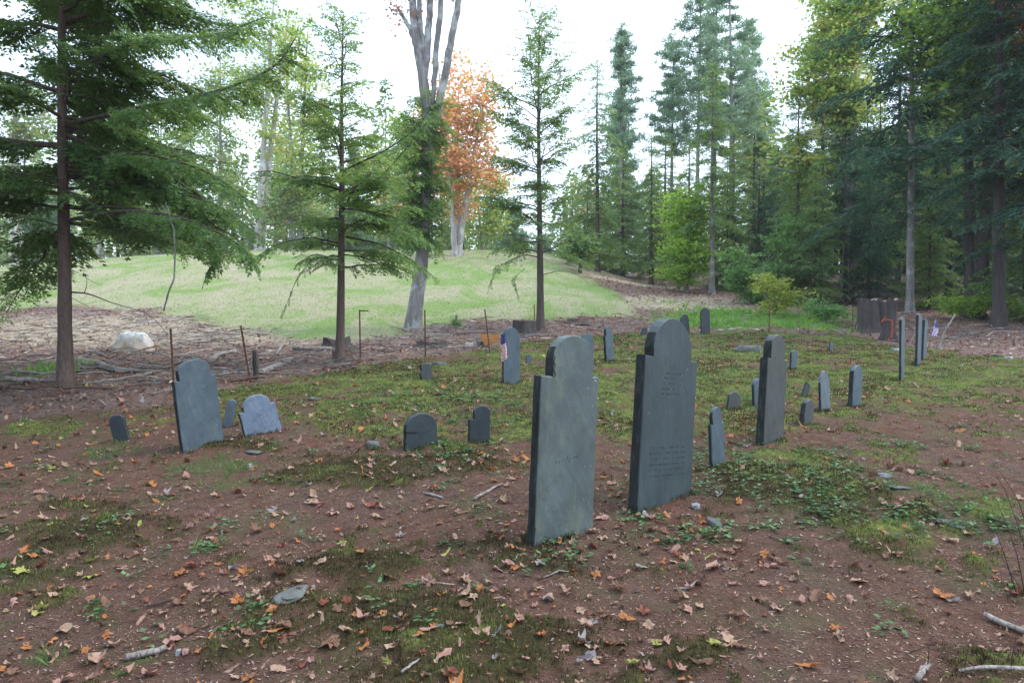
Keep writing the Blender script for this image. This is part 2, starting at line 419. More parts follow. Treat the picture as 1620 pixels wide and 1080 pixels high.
def blades(buf, x, y, hgt, wid, lean, ntuft=1, spread=.01, rnd=None):
    """upright pointed blades"""
    n = len(x)
    x = np.repeat(x, ntuft) + RS.randn(n * ntuft) * spread; y = np.repeat(y, ntuft) + RS.randn(n * ntuft) * spread
    hgt = np.repeat(hgt, ntuft) * (.6 + .6 * RS.rand(n * ntuft)); wid = np.repeat(wid, ntuft)
    z = hz(x, y)
    N = len(x); a = RS.rand(N) * 6.283; la = RS.rand(N) * 6.283; le = RS.rand(N) * lean
    b = np.stack([x, y, z - .004], 1)
    s = np.stack([np.cos(a), np.sin(a), a * 0], 1) * wid[:, None] / 2
    l = np.stack([np.cos(la) * le, np.sin(la) * le, np.ones(N)], 1) * hgt[:, None]
    l2 = np.stack([np.cos(la) * le * .4, np.sin(la) * le * .4, np.ones(N) * .55], 1) * hgt[:, None]
    V = np.stack([b - s * .6, b + s * .6, b + l2 + s * .8, b + l], 1)
    V2 = V
    buf.quads(V2, None if rnd is None else np.repeat(rnd, ntuft), (fbm(x, y, 4, 2, 77) - .5) * 2 + .5)

def accept(x, y, key, k=1.0):
    m = masks(x, y)[key]
    return RS.rand(len(x)) < m * k

# dark haircap moss
MAT['mossdark'] = leaf_mat('haircap_moss', [(.035, .02, .014), (.065, .036, .022), (.065, .055, .024), (.10, .12, .035), (.22, .30, .07)], .25)
b = Buf()
x, y = wedge(110000, 2.2, 9.5, 1.2, 1.2)
k = accept(x, y, 'dark', .9); x, y = x[k], y[k]
blades(b, x, y, .013 + .014 * RS.rand(len(x)) + .0008 * y, .0045 + .0006 * y, .45, 4, .010)
tag(b.build('dark_moss', MAT['mossdark'], smooth=False), 'dark brown and green haircap moss cushions on bare soil', 'moss', kind='stuff')
# bright moss / low green cover further off
MAT['mossgreen'] = leaf_mat('green_moss', [(.10, .045, .028), (.07, .055, .028), (.06, .095, .03), (.125, .19, .05), (.24, .31, .08)], .3)
b = Buf()
x, y = wedge(150000, 3.6, 19, .9, 1.5)
k = accept(x, y, 'moss', .8); x, y = x[k], y[k]
blades(b, x, y, .016 + .014 * RS.rand(len(x)) + .0006 * y, .007 + .0009 * y, .9, 3, .02, np.clip(.5 + (fbm(x, y, 1.1, 4, 131, .6) - .47) * 4 + RS.randn(len(x)) * .18, 0, 1))
tag(b.build('green_moss', MAT['mossgreen'], smooth=False), 'yellow green moss carpet spread between the gravestones', 'moss', kind='stuff')
# leafy ground cover
MAT['leafy'] = leaf_mat('leafy_cover', [(.035, .09, .03), (.06, .14, .045), (.10, .2, .07), (.15, .26, .12)], .3, rough=.4)
b = Buf()
def leaflets(buf, x, y, size, up=.03, rnd=None, tilt=.6):
    n = len(x); z = hz(x, y) + RS.rand(n) * up + .004
    a = RS.rand(n) * 6.283; d = np.stack([np.cos(a), np.sin(a), (RS.rand(n) - .3) * tilt], 1) * size[:, None]
    s = np.stack([-np.sin(a), np.cos(a), (RS.rand(n) - .5) * tilt], 1) * size[:, None] * .35
    p = np.stack([x, y, z], 1)
    buf.quads(np.stack([p, p + d * .45 + s, p + d, p + d * .45 - s], 1), rnd, (fbm(x, y, 3, 2, 79) - .5) * 2 + .5)
x, y = wedge(42000, 3, 18, .9, 1.4)
k = accept(x, y, 'leafy', .85); x, y = x[k], y[k]
xx = np.repeat(x, 4) + RS.randn(4 * len(x)) * .022; yy = np.repeat(y, 4) + RS.randn(4 * len(x)) * .022
leaflets(b, xx, yy, (.018 + .022 * RS.rand(len(xx))) + .0008 * yy, .03)
tag(b.build('leafy_ground_cover', MAT['leafy'], smooth=False), 'low green leafy creeping plants among the gravestones', 'ground cover', kind='stuff')
# grass wisps
MAT['grass'] = leaf_mat('grass_blades', [(.08, .13, .04), (.13, .22, .06), (.22, .33, .10)], .35)
b = Buf()
x, y = wedge(30000, 2.3, 13, 1.0, 1.2)
k = accept(x, y, 'grass', .8); x, y = x[k], y[k]
blades(b, x, y, .03 + .04 * RS.rand(len(x)), .003 + .0006 * y, 1.2, 4, .02)
tag(b.build('grass', MAT['grass'], smooth=False), 'thin green grass wisps growing on the bare soil', 'grass', kind='stuff')
# bright grass & ferns past the far gravestones
MAT['brightgrass'] = leaf_mat('bright_grass', [(.10, .22, .04), (.18, .36, .06), (.30, .50, .10)], .45)
b = Buf()
x = RS.rand(60000) * 34 - 12; y = 8 + RS.rand(60000) * 30
k = accept(x, y, 'bright', .9); x, y = x[k], y[k]
blades(b, x, y, .09 + .26 * np.clip((fbm(x, y, 1.6, 3, 141) - .35) * 2.5, 0, 1) * RS.rand(len(x)), .02 + 0 * x, 1.1, 4, .06)
tag(b.build('bright_grass', MAT['brightgrass'], smooth=False), 'bright green grass and ferns at the edge of the clearing', 'grass', kind='stuff')
# lawn blades on the hill
MAT['lawn'] = leaf_mat('lawn_blades', [(.15, .22, .08), (.25, .32, .11), (.38, .36, .20), (.46, .43, .32)], .3)
b = Buf()
x = RS.rand(240000) * 60 - 42; y = 14 + RS.rand(240000) ** 1.3 * 34
m = masks(x, y)['lawn']; k = RS.rand(len(x)) < m * .7; x, y = x[k], y[k]
blades(b, x, y, .035 + .04 * RS.rand(len(x)), .02 + 0 * x, 1.4, 1, .06)
tag(b.build('lawn', MAT['lawn'], smooth=False), 'short patchy green and straw coloured grass on the hill', 'grass', kind='stuff')

# ---- fallen maple leaves
def leaf_shape(kind, rs):
    if kind == 0:   # five lobed
        ang = [-90, -62, -30, -12, 12, 30, 58, 74, 90, 106, 122, 150, 168, 192, 210, 242]
        rad = [.35, .52, .66, .48, .52, .86, .60, .62, 1.0, .62, .60, .86, .52, .48, .66, .52]
    else:           # simple oval, pointed
        ang = list(range(-90, 270, 30)); rad = [.95, .6, .42, .36, .42, .6, 1.0, .6, .42, .36, .42, .6]
    a = np.radians(ang) + rs.randn(len(ang)) * .10; r = np.array(rad) * (1 + rs.randn(len(ang)) * .14)
    if kind: a = np.radians(ang)
    ring = np.stack([np.cos(a) * r, np.sin(a) * r, 0 * a], 1)
    mid = ring * .45
    V = np.vstack([[0, 0, 0], mid, ring]) * .5
    cu = rs.uniform(-1.0, 1.3); cv = rs.uniform(-.6, 1.3)
    V[:, 0] *= rs.uniform(.6, 1.0); V[:, :2] += rs.randn(len(V), 2) * .02
    V[:, 2] = rs.uniform(-.5, .9) * np.abs(V[:, 0] + .3 * V[:, 1]) + cu * V[:, 0] ** 2 + cv * V[:, 1] ** 2 + rs.uniform(-.5, .5) * V[:, 0] * V[:, 1] + rs.randn(len(V)) * .05
    V[:, 2] -= V[:, 2].min() * .8
    n = len(ang); i = np.arange(n); j = (i + 1) % n
    T = np.vstack([np.stack([i * 0, 1 + i, 1 + j], 1)])
    Q = np.stack([1 + i, 1 + n + i, 1 + n + j, 1 + j], 1)
    return V, Q, T
LSH = [leaf_shape(0 if i < 9 else 1, np.random.RandomState(200 + i)) for i in range(14)]
LCOL = {'tan': ([(.33, .21, .14), (.46, .31, .22)], 'pale tan dry'), 'orange': ([(.34, .13, .045), (.48, .20, .07)], 'orange'),
        'pink': ([(.32, .18, .14), (.44, .25, .20)], 'pinkish brown'), 'red': ([(.18, .055, .035), (.28, .09, .06)], 'dark red'),
        'brown': ([(.15, .08, .05), (.24, .13, .085)], 'dull brown'), 'yellow': ([(.28, .30, .07), (.40, .38, .12)], 'yellow green'), 'grey': ([(.22, .19, .19), (.34, .30, .30)], 'greyish pale')}
LM = {}
for kx, (cs, _) in LCOL.items():
    m = NT('leaf_' + kx); co = m.coord()
    c = m.ramp(m.noise(co, 6, 4), [(.3, cs[0]), (.7, cs[1])])
    ve = m.node('ShaderNodeTexWave'); ve.inputs['Scale'].default_value = 8; ve.inputs['Distortion'].default_value = 2; m.link(co, ve.inputs['Vector'])
    c = m.mix(m.ramp(ve.outputs['Fac'], [(.8, 0), (1, .3)]), c, tuple(q * .5 for q in cs[0]))
    m.base(c); m.b.inputs['Roughness'].default_value = .7; m.translucent(c, .2); LM[kx] = m.m
LKEYS = list(LCOL); LW = np.array([.25, .13, .22, .08, .24, .02, .06]); LW = LW / LW.sum()
x, y = wedge(36000, 2.3, 24, 1.15, 1.2)
mk = masks(x, y)
dens = np.where(mk['lawn'] > .4, .03, 1.0) * (.06 + 1.3 * np.clip(fbm(x, y, 1.6, 4, 91, .65) - .3, 0, 1)) * np.where(y < 6, 1.35, 1)
dens = dens * np.where((x > 1.5) & (y < 7), .6, 1)
k = RS.rand(len(x)) < dens; x, y = x[k], y[k]
size = np.clip(RS.gamma(3.2, .0135, len(x)), .015, .10)
colr = RS.choice(len(LKEYS), len(x), p=LW)
colr = np.where((x < -2.2) & (y < 6) & (RS.rand(len(x)) < .18), LKEYS.index('yellow'), colr)
vis = (np.abs(x) < y * .75)
order = np.argsort(-(size / y) * vis)
leafmesh = {}
near = order[:300]; rest = order[300:]
for n_, i in enumerate(near):
    si = RS.randint(len(LSH)); key = (si, LKEYS[colr[i]])
    if key not in leafmesh:
        bb = Buf(); bb.mesh(*LSH[si]); o = bb.build('fallen_leaf', LM[key[1]]); leafmesh[key] = o.data
    else:
        o = bpy.data.objects.new('fallen_leaf', leafmesh[key]); COL.objects.link(o)
    s = size[i] * 1.25
    o.location = (x[i], y[i], float(hz(x[i], y[i])) + .006); o.scale = (s, s, s)
    o.rotation_euler = (RS.randn() * .3, RS.randn() * .3, RS.rand() * 6.283)
    shp = 'maple leaf' if si < 9 else 'oval leaf'
    tag(o, '%s %s fallen on the soil and moss' % (LCOL[key[1]][1], shp), 'leaf', '%s %s' % (LCOL[key[1]][1], shp) + ' scattered over the ground')
def leaf_mass(x, y, size, colr, name, label, mats, zoff=.006, tilt=.35):
    b = Buf()
    for ci in range(len(LKEYS)):
        for si in range(len(LSH)):
            sel = np.where((colr == ci) & (np.arange(len(x)) % len(LSH) == si))[0]
            if not len(sel): continue
            V, Qs, Ts = LSH[si]; n = len(sel); a = RS.rand(n) * 6.283
            W = np.repeat(V[None], n, 0) * size[sel][:, None, None] * 1.2
            tx = RS.randn(n) * tilt; ty = RS.randn(n) * tilt
            W[..., 2] = W[..., 2] + W[..., 0] * tx[:, None] + W[..., 1] * ty[:, None]
            c, s = np.cos(a)[:, None], np.sin(a)[:, None]
            X = W[..., 0] * c - W[..., 1] * s; Y = W[..., 0] * s + W[..., 1] * c
            W[..., 0] = X + x[sel][:, None]; W[..., 1] = Y + y[sel][:, None]
            W[..., 2] += (hz(x[sel], y[sel]) + zoff)[:, None]
            nv = len(V); off = (np.arange(n) * nv)[:, None, None]
            b.mesh(W.reshape(-1, 3), (Qs[None] + off).reshape(-1, 4), (Ts[None] + off).reshape(-1, 3), mi=ci)
    return tag(b.build(name, [LM[q] for q in LKEYS]), label, 'leaves', kind='stuff')
leaf_mass(x[rest], y[rest], size[rest], colr[rest], 'scattered_leaves', 'small dry autumn leaves thinly strewn over soil and moss', None)
# thick litter between graveyard and lawn
x = RS.rand(42000) * 50 - 24; y = 6.5 + RS.rand(42000) ** 1.4 * 30
mk = masks(x, y)
k = (RS.rand(len(x)) < (mk['litter'] * (1 - mk['straw'] * .75) * (1 - mk['bright'] * .8)) * .9) & (np.abs(x) < y * .8 + 1.5)
x, y = x[k], y[k]
leaf_mass(x, y, RS.uniform(.04, .085, len(x)) + .0012 * y, RS.choice(len(LKEYS), len(x), p=np.array([.24, .08, .30, .10, .18, .01, .09])), 'leaf_litter', 'thick brown and pink leaf litter along the graveyard edge', None, .012, .5)
# needles, chips and crumbs on the soil
b = Buf()
x, y = wedge(150000, 2.2, 11, 1.3, 1.0)
mk = masks(x, y); k = RS.rand(len(x)) < (1 - mk['dark'] * .7) * (1 - mk['moss'] * .8) * .8; x, y = x[k], y[k]
n = len(x); a = RS.rand(n) * 6.283; ln = .004 + .016 * RS.rand(n) ** 3; wd = .0014 + .0035 * RS.rand(n) ** 2
p = np.stack([x, y, hz(x, y) + .003], 1); d = np.stack([np.cos(a), np.sin(a), RS.randn(n) * .25], 1) * ln[:, None]; s = np.stack([-np.sin(a), np.cos(a), RS.randn(n) * .3], 1) * wd[:, None]
b.quads(np.stack([p - d, p + s, p + d, p - s], 1), RS.rand(n), RS.rand(n))
MAT['crumbs'] = leaf_mat('needle_chips', [(.045, .028, .02), (.10, .055, .04), (.20, .115, .08), (.26, .17, .12), (.50, .38, .29)], .05)
tag(b.build('needle_litter', MAT['crumbs'], smooth=False), 'tiny brown needles and chips covering the reddish soil', 'litter', kind='stuff')
# bark, chips and straw debris beyond the graveyard
b = Buf()
x = RS.rand(26000) * 46 - 24; y = 8.5 + RS.rand(26000) * 22
mk = masks(x, y); k = (RS.rand(len(x)) < np.clip(mk['litter'] * .35 + mk['straw'] * .6, 0, 1)) & (np.abs(x) < y * .8 + 1.5); x, y = x[k], y[k]
n = len(x); a = RS.randn(n) * .7 + np.where(RS.rand(n) < .7, 0, 1.5); ln = .03 + .16 * RS.rand(n) ** 2.5; wd = .006 + .02 * RS.rand(n)
p = np.stack([x, y, hz(x, y) + .02 + .04 * RS.rand(n) ** 2], 1); d = np.stack([np.cos(a), np.sin(a), RS.randn(n) * .15], 1) * ln[:, None]; s = np.stack([-np.sin(a), np.cos(a), RS.randn(n) * .5], 1) * wd[:, None]
b.quads(np.stack([p - d, p + s, p + d, p - s], 1), RS.rand(n), RS.rand(n))
MAT['chips'] = leaf_mat('bark_chips', [(.08, .055, .045), (.2, .13, .1), (.38, .30, .24), (.56, .49, .42)], .02)
tag(b.build('bark_debris', MAT['chips'], smooth=False), 'bark strips chips and straw strewn over the cleared strip', 'debris', kind='stuff')

# loose brushwood along the foot of the mound
b = Buf(); rb = np.random.RandomState(5)
x = rb.rand(9000) * 34 - 20; y = 9 + rb.rand(9000) * 15
mk = masks(x, y); k = (rb.rand(len(x)) < mk['litter'] * np.where(x < 2, .75, .12) * (.2 + 1.6 * (fbm(x, y, .9, 3, 123) > .5))) & (np.abs(x) < y * .8 + 1.5); x, y = x[k], y[k]
zz = hz(x, y)
for i in range(len(x)):
    L = rb.uniform(.15, .9); a = rb.randn() * .6 + (0 if rb.rand() < .75 else 1.4); r_ = rb.uniform(.003, .011)
    q0 = np.array([x[i], y[i], zz[i] + rb.uniform(.0, .10)]); d_ = np.array([math.cos(a), math.sin(a), rb.randn() * .12]) * L
    b.tube([q0, q0 + d_ * .5 + rb.randn(3) * .03 * L, q0 + d_], [r_, r_ * .8, r_ * .4], 4, cap=False, rnd=rb.rand(), cl=rb.rand())
MAT['brush'] = leaf_mat('brushwood', [(.07, .05, .045), (.17, .13, .115), (.34, .29, .26), (.52, .48, .45)], .01)
tag(b.build('brushwood', MAT['brush']), 'tangle of thin dead twigs along the foot of the grassy mound', 'brushwood', kind='stuff')
# ------------------------------------------------------------------ gravestones
def slate(name, base, vein=.5, lich=.3, dark=.3, rot=.3):
    m = NT(name); co = m.coord()
    big = m.noise(co, 2.5, 5, .6, .4); fine = m.noise(co, 60, 4, .6)
    st = m.noise(m.mapping(m.mapping(co, (1, 1, 1), (0, rot, 0)), (16, 16, 2.0)), 1, 6, .7, .8)
    c0 = tuple(q * .82 for q in base); c1 = tuple(min(1, q * 1.25) for q in base)
    c = m.ramp(st, [(.32, c0), (.5, base), (.68, c1)])
    c = m.mix(m.math('MULTIPLY', m.ramp(big, [(.45, 0), (.65, 1)]), dark), c, tuple(q * .6 for q in base))
    c = m.mix(m.ramp(m.noise(m.mapping(co, (3, 3, .8)), 4, 5, .6), [(.52, 0), (.7, vein)]), c, (base[0] * 1.5, base[1] * 1.35, base[2] * 1.05))
    c = m.mix(m.ramp(m.noise(co, 7, 8, .75), [(.40, .55), (.52, 0)]), c, tuple(q * .62 for q in base))
    sp = m.math('MULTIPLY', m.ramp(m.noise(co, 34, 3, .6), [(.68, 0), (.72, 1)]), m.ramp(m.noise(co, 6, 3), [(.5, 0), (.62, 1)]))
    c = m.mix(m.math('MULTIPLY', sp, lich), c, (.42, .46, .42))
    m.base(c); m.b.inputs['Roughness'].default_value = .55; m.b.inputs['Specular IOR Level'].default_value = .35
    m.bump(m.math('ADD', m.math('MULTIPLY', st, .8), m.math('MULTIPLY', fine, .6)), .35, .006)
    return m.m
SL = {'a': slate('slate_streaked', (.094, .120, .118), .8, .8, .7, .62), 'b': slate('slate_smooth', (.044, .063, .070), .35, .4, .6, .2),
      'blue': slate('slate_blue', (.14, .185, .25), .2, .3, .15), 'dark': slate('slate_dark', (.038, .050, .058), .4, .3, .5),
      'mid': slate('slate_blue_grey', (.072, .102, .124), .5, .6, .6), 'brown': slate('slate_brown_grey', (.062, .071, .070), .35, .6, .4), 'pale': slate('slate_pale', (.115, .145, .165), .35, .5, .2)}
TUFT = []
eg = NT('rough_edge_painted_shade'); co = eg.coord(); eg.base(eg.ramp(eg.noise(eg.mapping(co, (20, 30, 8)), 1, 5, .7), [(.35, (.012, .014, .014)), (.6, (.03, .036, .035)), (.78, (.10, .12, .11))])); eg.bump(eg.noise(co, 40, 5, .7), .9, .01); EDGE = eg.m  # rough edge, with shade on the stones' sides painted in as near-black colour
TH = R(41)
DIR = Vector((math.cos(TH), math.sin(TH), 0))

def outline(kind, W, H, p, rs, n=14):
    """list of (u, w) from bottom left, counter clockwise seen from the front"""
    sub = -.25
    pts = [(-W / 2, sub), (W / 2, sub)]
    if kind == 'shoulder':
        sh = H * p.get('sh', .76); hw = W * p.get('hw', .7); r = hw / 2; sp = H - r * p.get('arch', 1.0)
        sp = max(sp, sh + .004)
        off = p.get('off', 0) * W
        pts += [(W / 2, sh * p.get('shr', 1.0)), (off + r + .0, sh * p.get('shr', 1.0) - .003), (off + r + .002, sp)]
        pts += [(off + r * math.cos(a), sp + (H - sp) * math.sin(a)) for a in np.linspace(0, math.pi, n)[1:-1]]
        pts += [(off - r - .002, sp), (off - r, sh - .003), (-W / 2, sh)]
    elif kind == 'round':
        r = W / 2; k = p.get('arch', 1.0); sp = H - r * k
        pts += [(r * math.cos(a), sp + r * k * math.sin(a)) for a in np.linspace(0, math.pi, n + 4)]
    elif kind == 'point':
        sp = H * p.get('sp', .78)
        pts += [(W / 2, sp), (W * .36, sp + (H - sp) * .45), (W * .12, H - (H - sp) * .08), (0, H), (-W * .14, H - (H - sp) * .1), (-W * .36, sp + (H - sp) * .5), (-W / 2, sp)]
    elif kind == 'slab':
        pts += [(W / 2, H * .97), (W * .3, H), (-W * .35, H * .985), (-W / 2, H * .95)]
    j = p.get('jit', .002)
    out = []
    m = len(pts)
    for i in range(m):
        a = Vector((*pts[i], 0)); b = Vector((*pts[(i + 1) % m], 0)); L = (b - a).length
        k = max(1, int(L / max(.03, H * .09)))
        for q in range(k):
            c = a.lerp(b, q / k); jj = j * (0.3 if q == 0 else 1)
            out.append((c.x + rs.uniform(-jj, jj), c.y + rs.uniform(-jj, jj)))
    return out

def stone(bl, br, top, kind, mat, label, T=.05, p={}, th=None, W=None, lean=0, roll=None, name='gravestone', cat='gravestone', seed=None, group=None):
    """bl, br = bottom corners of the face in the photo, top = top point"""
    seed = seed if seed is not None else int(bl[0] * 7 + bl[1]); rs = random.Random(seed)
    A_, B_ = Gz(*bl), Gz(*br)
    c = (A_ + B_) / 2; D = c.y
    ang = TH if th is None else R(th)
    if W is None:
        if th is None and (br[0] - bl[0]) > 28 :
            v = B_ - A_; ang = math.atan2(v.y, v.x); ang = max(R(8), min(R(62), ang)); W = math.hypot(v.x, v.y)
        else:
            az = math.atan2(c.x, c.y); proj = math.cos(ang) * math.cos(az) - math.sin(ang) * math.sin(az)
            W = (br[0] - bl[0]) * D / F / max(proj, .15) * math.cos(az)
    c.z = float(hz(c.x, c.y))
    t = P(top[0], top[1], D); H = t.z - c.z
    if roll is None:
        az = math.atan2(c.x, c.y); proj = max(.3, math.cos(ang) * math.cos(az) - math.sin(ang) * math.sin(az))
        roll = (t.x - c.x) / H / proj
        roll = max(-.4, min(.4, roll))
    o = outline(kind, W, H / math.cos(roll), p, rs)
    n = len(o); bm = __import__('bmesh').new()
    bev = min(.006, T * .2)
    def ring(inset, yv):
        cu = 0; cw = H * .45
        r_ = []
        for (uu, ww) in o:
            d = Vector((uu - cu, ww - cw)); L = d.length
            f = max(0, (L - inset)) / L
            r_.append(bm.verts.new((cu + d.x * f, yv, cw + d.y * f)))
        return r_
    wob = lambda r_, s: [setattr(v, 'co', v.co + Vector((0, rs.uniform(-s, s), 0))) for v in r_]
    r0 = ring(bev, -T / 2); r1 = ring(0, -T / 2 + bev); r15 = ring(-.001, 0); r2 = ring(0, T / 2 - bev); r3 = ring(bev, T / 2)
    jr = p.get('edge', .002)
    for r_ in (r15,):
        for v in r_: v.co += Vector((rs.uniform(-jr, jr), rs.uniform(-jr, jr), rs.uniform(-jr, jr)))
    for a, b in ((r0, r1), (r1, r15), (r15, r2), (r2, r3)):
        for i in range(n):
            bm.faces.new((a[i], a[(i + 1) % n], b[(i + 1) % n], b[i]))
    bm.faces.new(list(reversed(r0))); bm.faces.new(r3)
    bm.normal_update()
    __import__('bmesh').ops.recalc_face_normals(bm, faces=bm.faces)
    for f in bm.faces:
        if abs(f.normal.x) > .9: f.material_index = 1  # upright side faces take the slate with shade in its colour
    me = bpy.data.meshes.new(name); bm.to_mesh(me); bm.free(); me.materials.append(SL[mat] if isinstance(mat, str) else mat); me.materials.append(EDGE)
    TUFT.append((c.copy(), ang, W))
    ob = bpy.data.objects.new(name, me); COL.objects.link(ob)
    ob.location = c
    ob.rotation_euler = (Matrix.Rotation(ang, 3, 'Z') @ Matrix.Rotation(roll, 3, 'Y') @ Matrix.Rotation(lean, 3, 'X')).to_euler()
    tag(ob, label, cat, group)
    return ob, W, H, T

G1 = 'slate gravestones in the clearing'
s1 = stone((839, 863), (931, 834), (900, 530), 'shoulder', 'a', 'tall weathered grey slate gravestone with a chipped neck, beside the tall dark one', T=.075, p={'sh': .795, 'hw': .70, 'arch': .85, 'edge': .004, 'off': .04, 'jit': .0025})
s2 = stone((1001, 810), (1086, 776), (1060, 503), 'shoulder', 'b', 'tallest smooth dark slate gravestone with a faint carved urn', T=.08, p={'sh': .78, 'hw': .72, 'arch': .9, 'edge': .004})
s3 = stone((1202, 704), (1233, 693), (1226, 529), 'shoulder', 'brown', 'tall brownish grey slate gravestone seen nearly edge on, small stones beside it', T=.085, th=41, p={'sh': .77, 'hw': .72, 'arch': 1.0, 'edge': .005})
s4 = stone((1125, 744), (1145, 735), (1132, 643), 'shoulder', 'mid', 'narrow knee high shouldered slate stone standing next to the tallest stone', T=.035, th=41, p={'sh': .72, 'hw': .72, 'arch': 1.1})
stone((1150, 650), (1169, 648), (1163, 620), 'round', 'brown', 'small rounded stub of slate leaning behind the narrow shouldered stone', T=.03, th=35, p={'arch': .8, 'jit': .006})
stone((1192, 646), (1206, 641), (1198, 598), 'round', 'mid', 'small slate stone half hidden behind the tall brownish one', T=.04, th=41)
stone((1268, 673), (1282, 671), (1279, 632), 'round', 'brown', 'small leaning slate stone with a notched edge', T=.06, th=41, p={'arch': 1.2, 'jit': .01, 'edge': .01})
stone((1298, 651), (1312, 651), (1303, 586), 'point', 'pale', 'slender pale slate stone with a pointed top', T=.035, th=41, p={'sp': .72})
stone((1345, 643), (1359, 642), (1355, 578), 'round', 'mid', 'slender slate stone with a round top and split edge, past the pointed stone', T=.06, th=41, p={'arch': 1.0, 'edge': .006, 'jit': .005})
stone((1269, 629), (1275, 627), (1282, 607), 'slab', 'dark', 'thin dark slate sliver tilting steeply', T=.03, th=41, W=.12, roll=.62)
stone((1250, 585), (1259, 585), (1256, 554), 'round', 'mid', 'small upright slate marker beyond the tall brownish stone', T=.04, th=41, p={'arch': .5, 'jit': .008})
stone((1312, 556), (1317, 555), (1315, 541), 'slab', 'mid', 'tiny slate marker alone on the far moss', T=.03, th=41, p={'jit': .006})
stone((1423.5, 603), (1430, 602), (1427, 501), 'slab', 'mid', 'tall thin slate slab seen edge on, standing alone before the ribboned stump', T=.035, th=52, W=.30, p={'edge': .003})
stone((1449, 579), (1455, 578), (1455, 496), 'slab', 'mid', 'tallest of two thin slate slabs seen edge on beside the faded flag', T=.045, th=50, W=.33, p={'edge': .003})
stone((1458, 573), (1464, 572), (1469, 505), 'slab', 'mid', 'tilted thin slate slab seen edge on next to the faded flag', T=.045, th=50, W=.3, roll=.22, p={'edge': .003})
stone((1109, 530), (1123, 530), (1115, 487), 'round', 'dark', 'dark round topped gravestone standing in bright grass at the far edge', T=.05, th=12, p={'arch': 1.0})
stone((1078, 531), (1090, 529), (1082, 497), 'round', 'dark', 'dark rounded gravestone peeking over the shoulder of the tallest stone', T=.05, th=41, p={'arch': 1.2})
stone((1013, 531), (1022, 531), (1021, 518), 'round', 'dark', 'tiny dark quarter round stub at the far graveyard edge', T=.04, th=20, p={'arch': 1.2, 'jit': .006})
stone((1030, 553), (1044, 549), (1036, 511), 'round', 'mid', 'slate gravestone mostly hidden behind the tallest stone', T=.05, th=35, p={'arch': 1.1})
stone((958, 574), (970, 572), (961, 516), 'shoulder', 'mid', 'slender shouldered slate gravestone alone beyond the two tall stones', T=.06, th=41, p={'sh': .74, 'hw': .74, 'arch': 1.3})
stone((921, 590), (938, 586), (929, 527), 'round', 'mid', 'rounded slate gravestone partly hidden behind the chipped tall one', T=.05, th=35, p={'arch': 1.1})
sF = stone((795, 610), (821, 607), (808, 518), 'round', 'mid', 'round topped slate gravestone with a small striped flag in front', T=.06, th=34, p={'arch': 1.35, 'edge': .003})
stone((832, 575), (840, 575), (836, 560), 'round', 'mid', 'tiny slate footstone beyond the stone with the flag', T=.03, th=30, p={'arch': 1.0, 'jit': .005})
stone((665, 605), (682, 603), (674, 574), 'round', 'brown', 'small weathered upright stone with rough edges on bright moss', T=.07, th=30, p={'arch': .5, 'jit': .012, 'edge': .012})
sW = stone((640, 713), (690, 704), (665, 653), 'round', 'dark', 'low wide arched dark slate gravestone with a crack across', T=.055, p={'arch': .9, 'edge': .005, 'jit': .004})
stone((741, 704), (774, 699), (758, 641), 'shoulder', 'dark', 'small black slate gravestone with one broken shoulder', T=.06, th=22, p={'sh': .66, 'hw': .76, 'arch': .95, 'off': .12, 'shr': 1.2, 'jit': .004, 'edge': .004})
stone((180, 699), (205, 697), (184, 656), 'round', 'dark', 'small dark round topped gravestone leaning over near a grass tuft', T=.04, th=8, p={'arch': .85})
sL = stone((286, 717), (351, 701), (305, 568), 'shoulder', 'mid', 'large slate gravestone leaning sideways with rounded top and shoulders', T=.05, p={'sh': .79, 'hw': .76, 'arch': .62, 'edge': .003})
stone((351, 674), (367, 673), (367, 632), 'round', 'pale', 'small pale slate footstone leaning beside the squat blue one', T=.025, th=12, p={'arch': .9})
sB = stone((387, 690), (444, 680), (402, 624), 'shoulder', 'blue', 'squat blue slate gravestone with wide shoulders, leaning sideways', T=.05, p={'sh': .68, 'hw': .74, 'arch': .78, 'edge': .003})

# carved urn, rows of worn inscription (illegible) and chips on the faces
carve = NT('carving'); carve.base((.032, .047, .053)); carve = carve.m
carve2 = NT('carving_light'); carve2.base((.060, .083, .091)); carve2 = carve2.m
def strokes(b, rows, W, T, rs, hgt, dens=.7, mi=0):
    for (zc, x0, x1) in rows:
        xx = x0
        while xx < x1:
            if rs.random() < dens:
                k = rs.random()
                w = hgt * rs.uniform(.3, .7)
                if k < .6: b.box((xx, -T / 2 - .0006, zc), (hgt * .13, .002, hgt * rs.uniform(.6, 1)))
                if k > .35: b.box((xx + w * .4, -T / 2 - .0005, zc + hgt * rs.choice([-.4, 0, .4])), (w, .002, hgt * .12))
                xx += w
            xx += hgt * rs.uniform(.35, .8)
rs = random.Random(5)
def curve_strip(b, pts, w, T):
    pts = [(a, c) for a, c in pts]
    for i in range(len(pts) - 1):
        (a, c), (e, f) = pts[i], pts[i + 1]
        d = math.hypot(e - a, f - c)
        nx, nz = -(f - c) / d * w / 2, (e - a) / d * w / 2
        y = -T / 2 - .0012
        V = [(a + nx, y, c + nz), (a - nx, y, c - nz), (e - nx, y, f - nz), (e + nx, y, f + nz)]
        b.mesh(V, [[0, 1, 2, 3]])
ob, W, H, T = s2
b = Buf()
urn = [(-.23, .78), (-.22, .66), (-.17, .56), (-.10, .49), (-.06, .45), (-.10, .41), (-.16, .38), (-.16, .36)]
for sg in (-1, 1):
    curve_strip(b, [(sg * a * W * 1.15, c * H) for a, c in urn], .006, T)
    curve_strip(b, [(sg * (-.25) * W * 1.15, .47 * H), (sg * -.27 * W, .40 * H), (sg * -.22 * W, .33 * H)], .005, T)
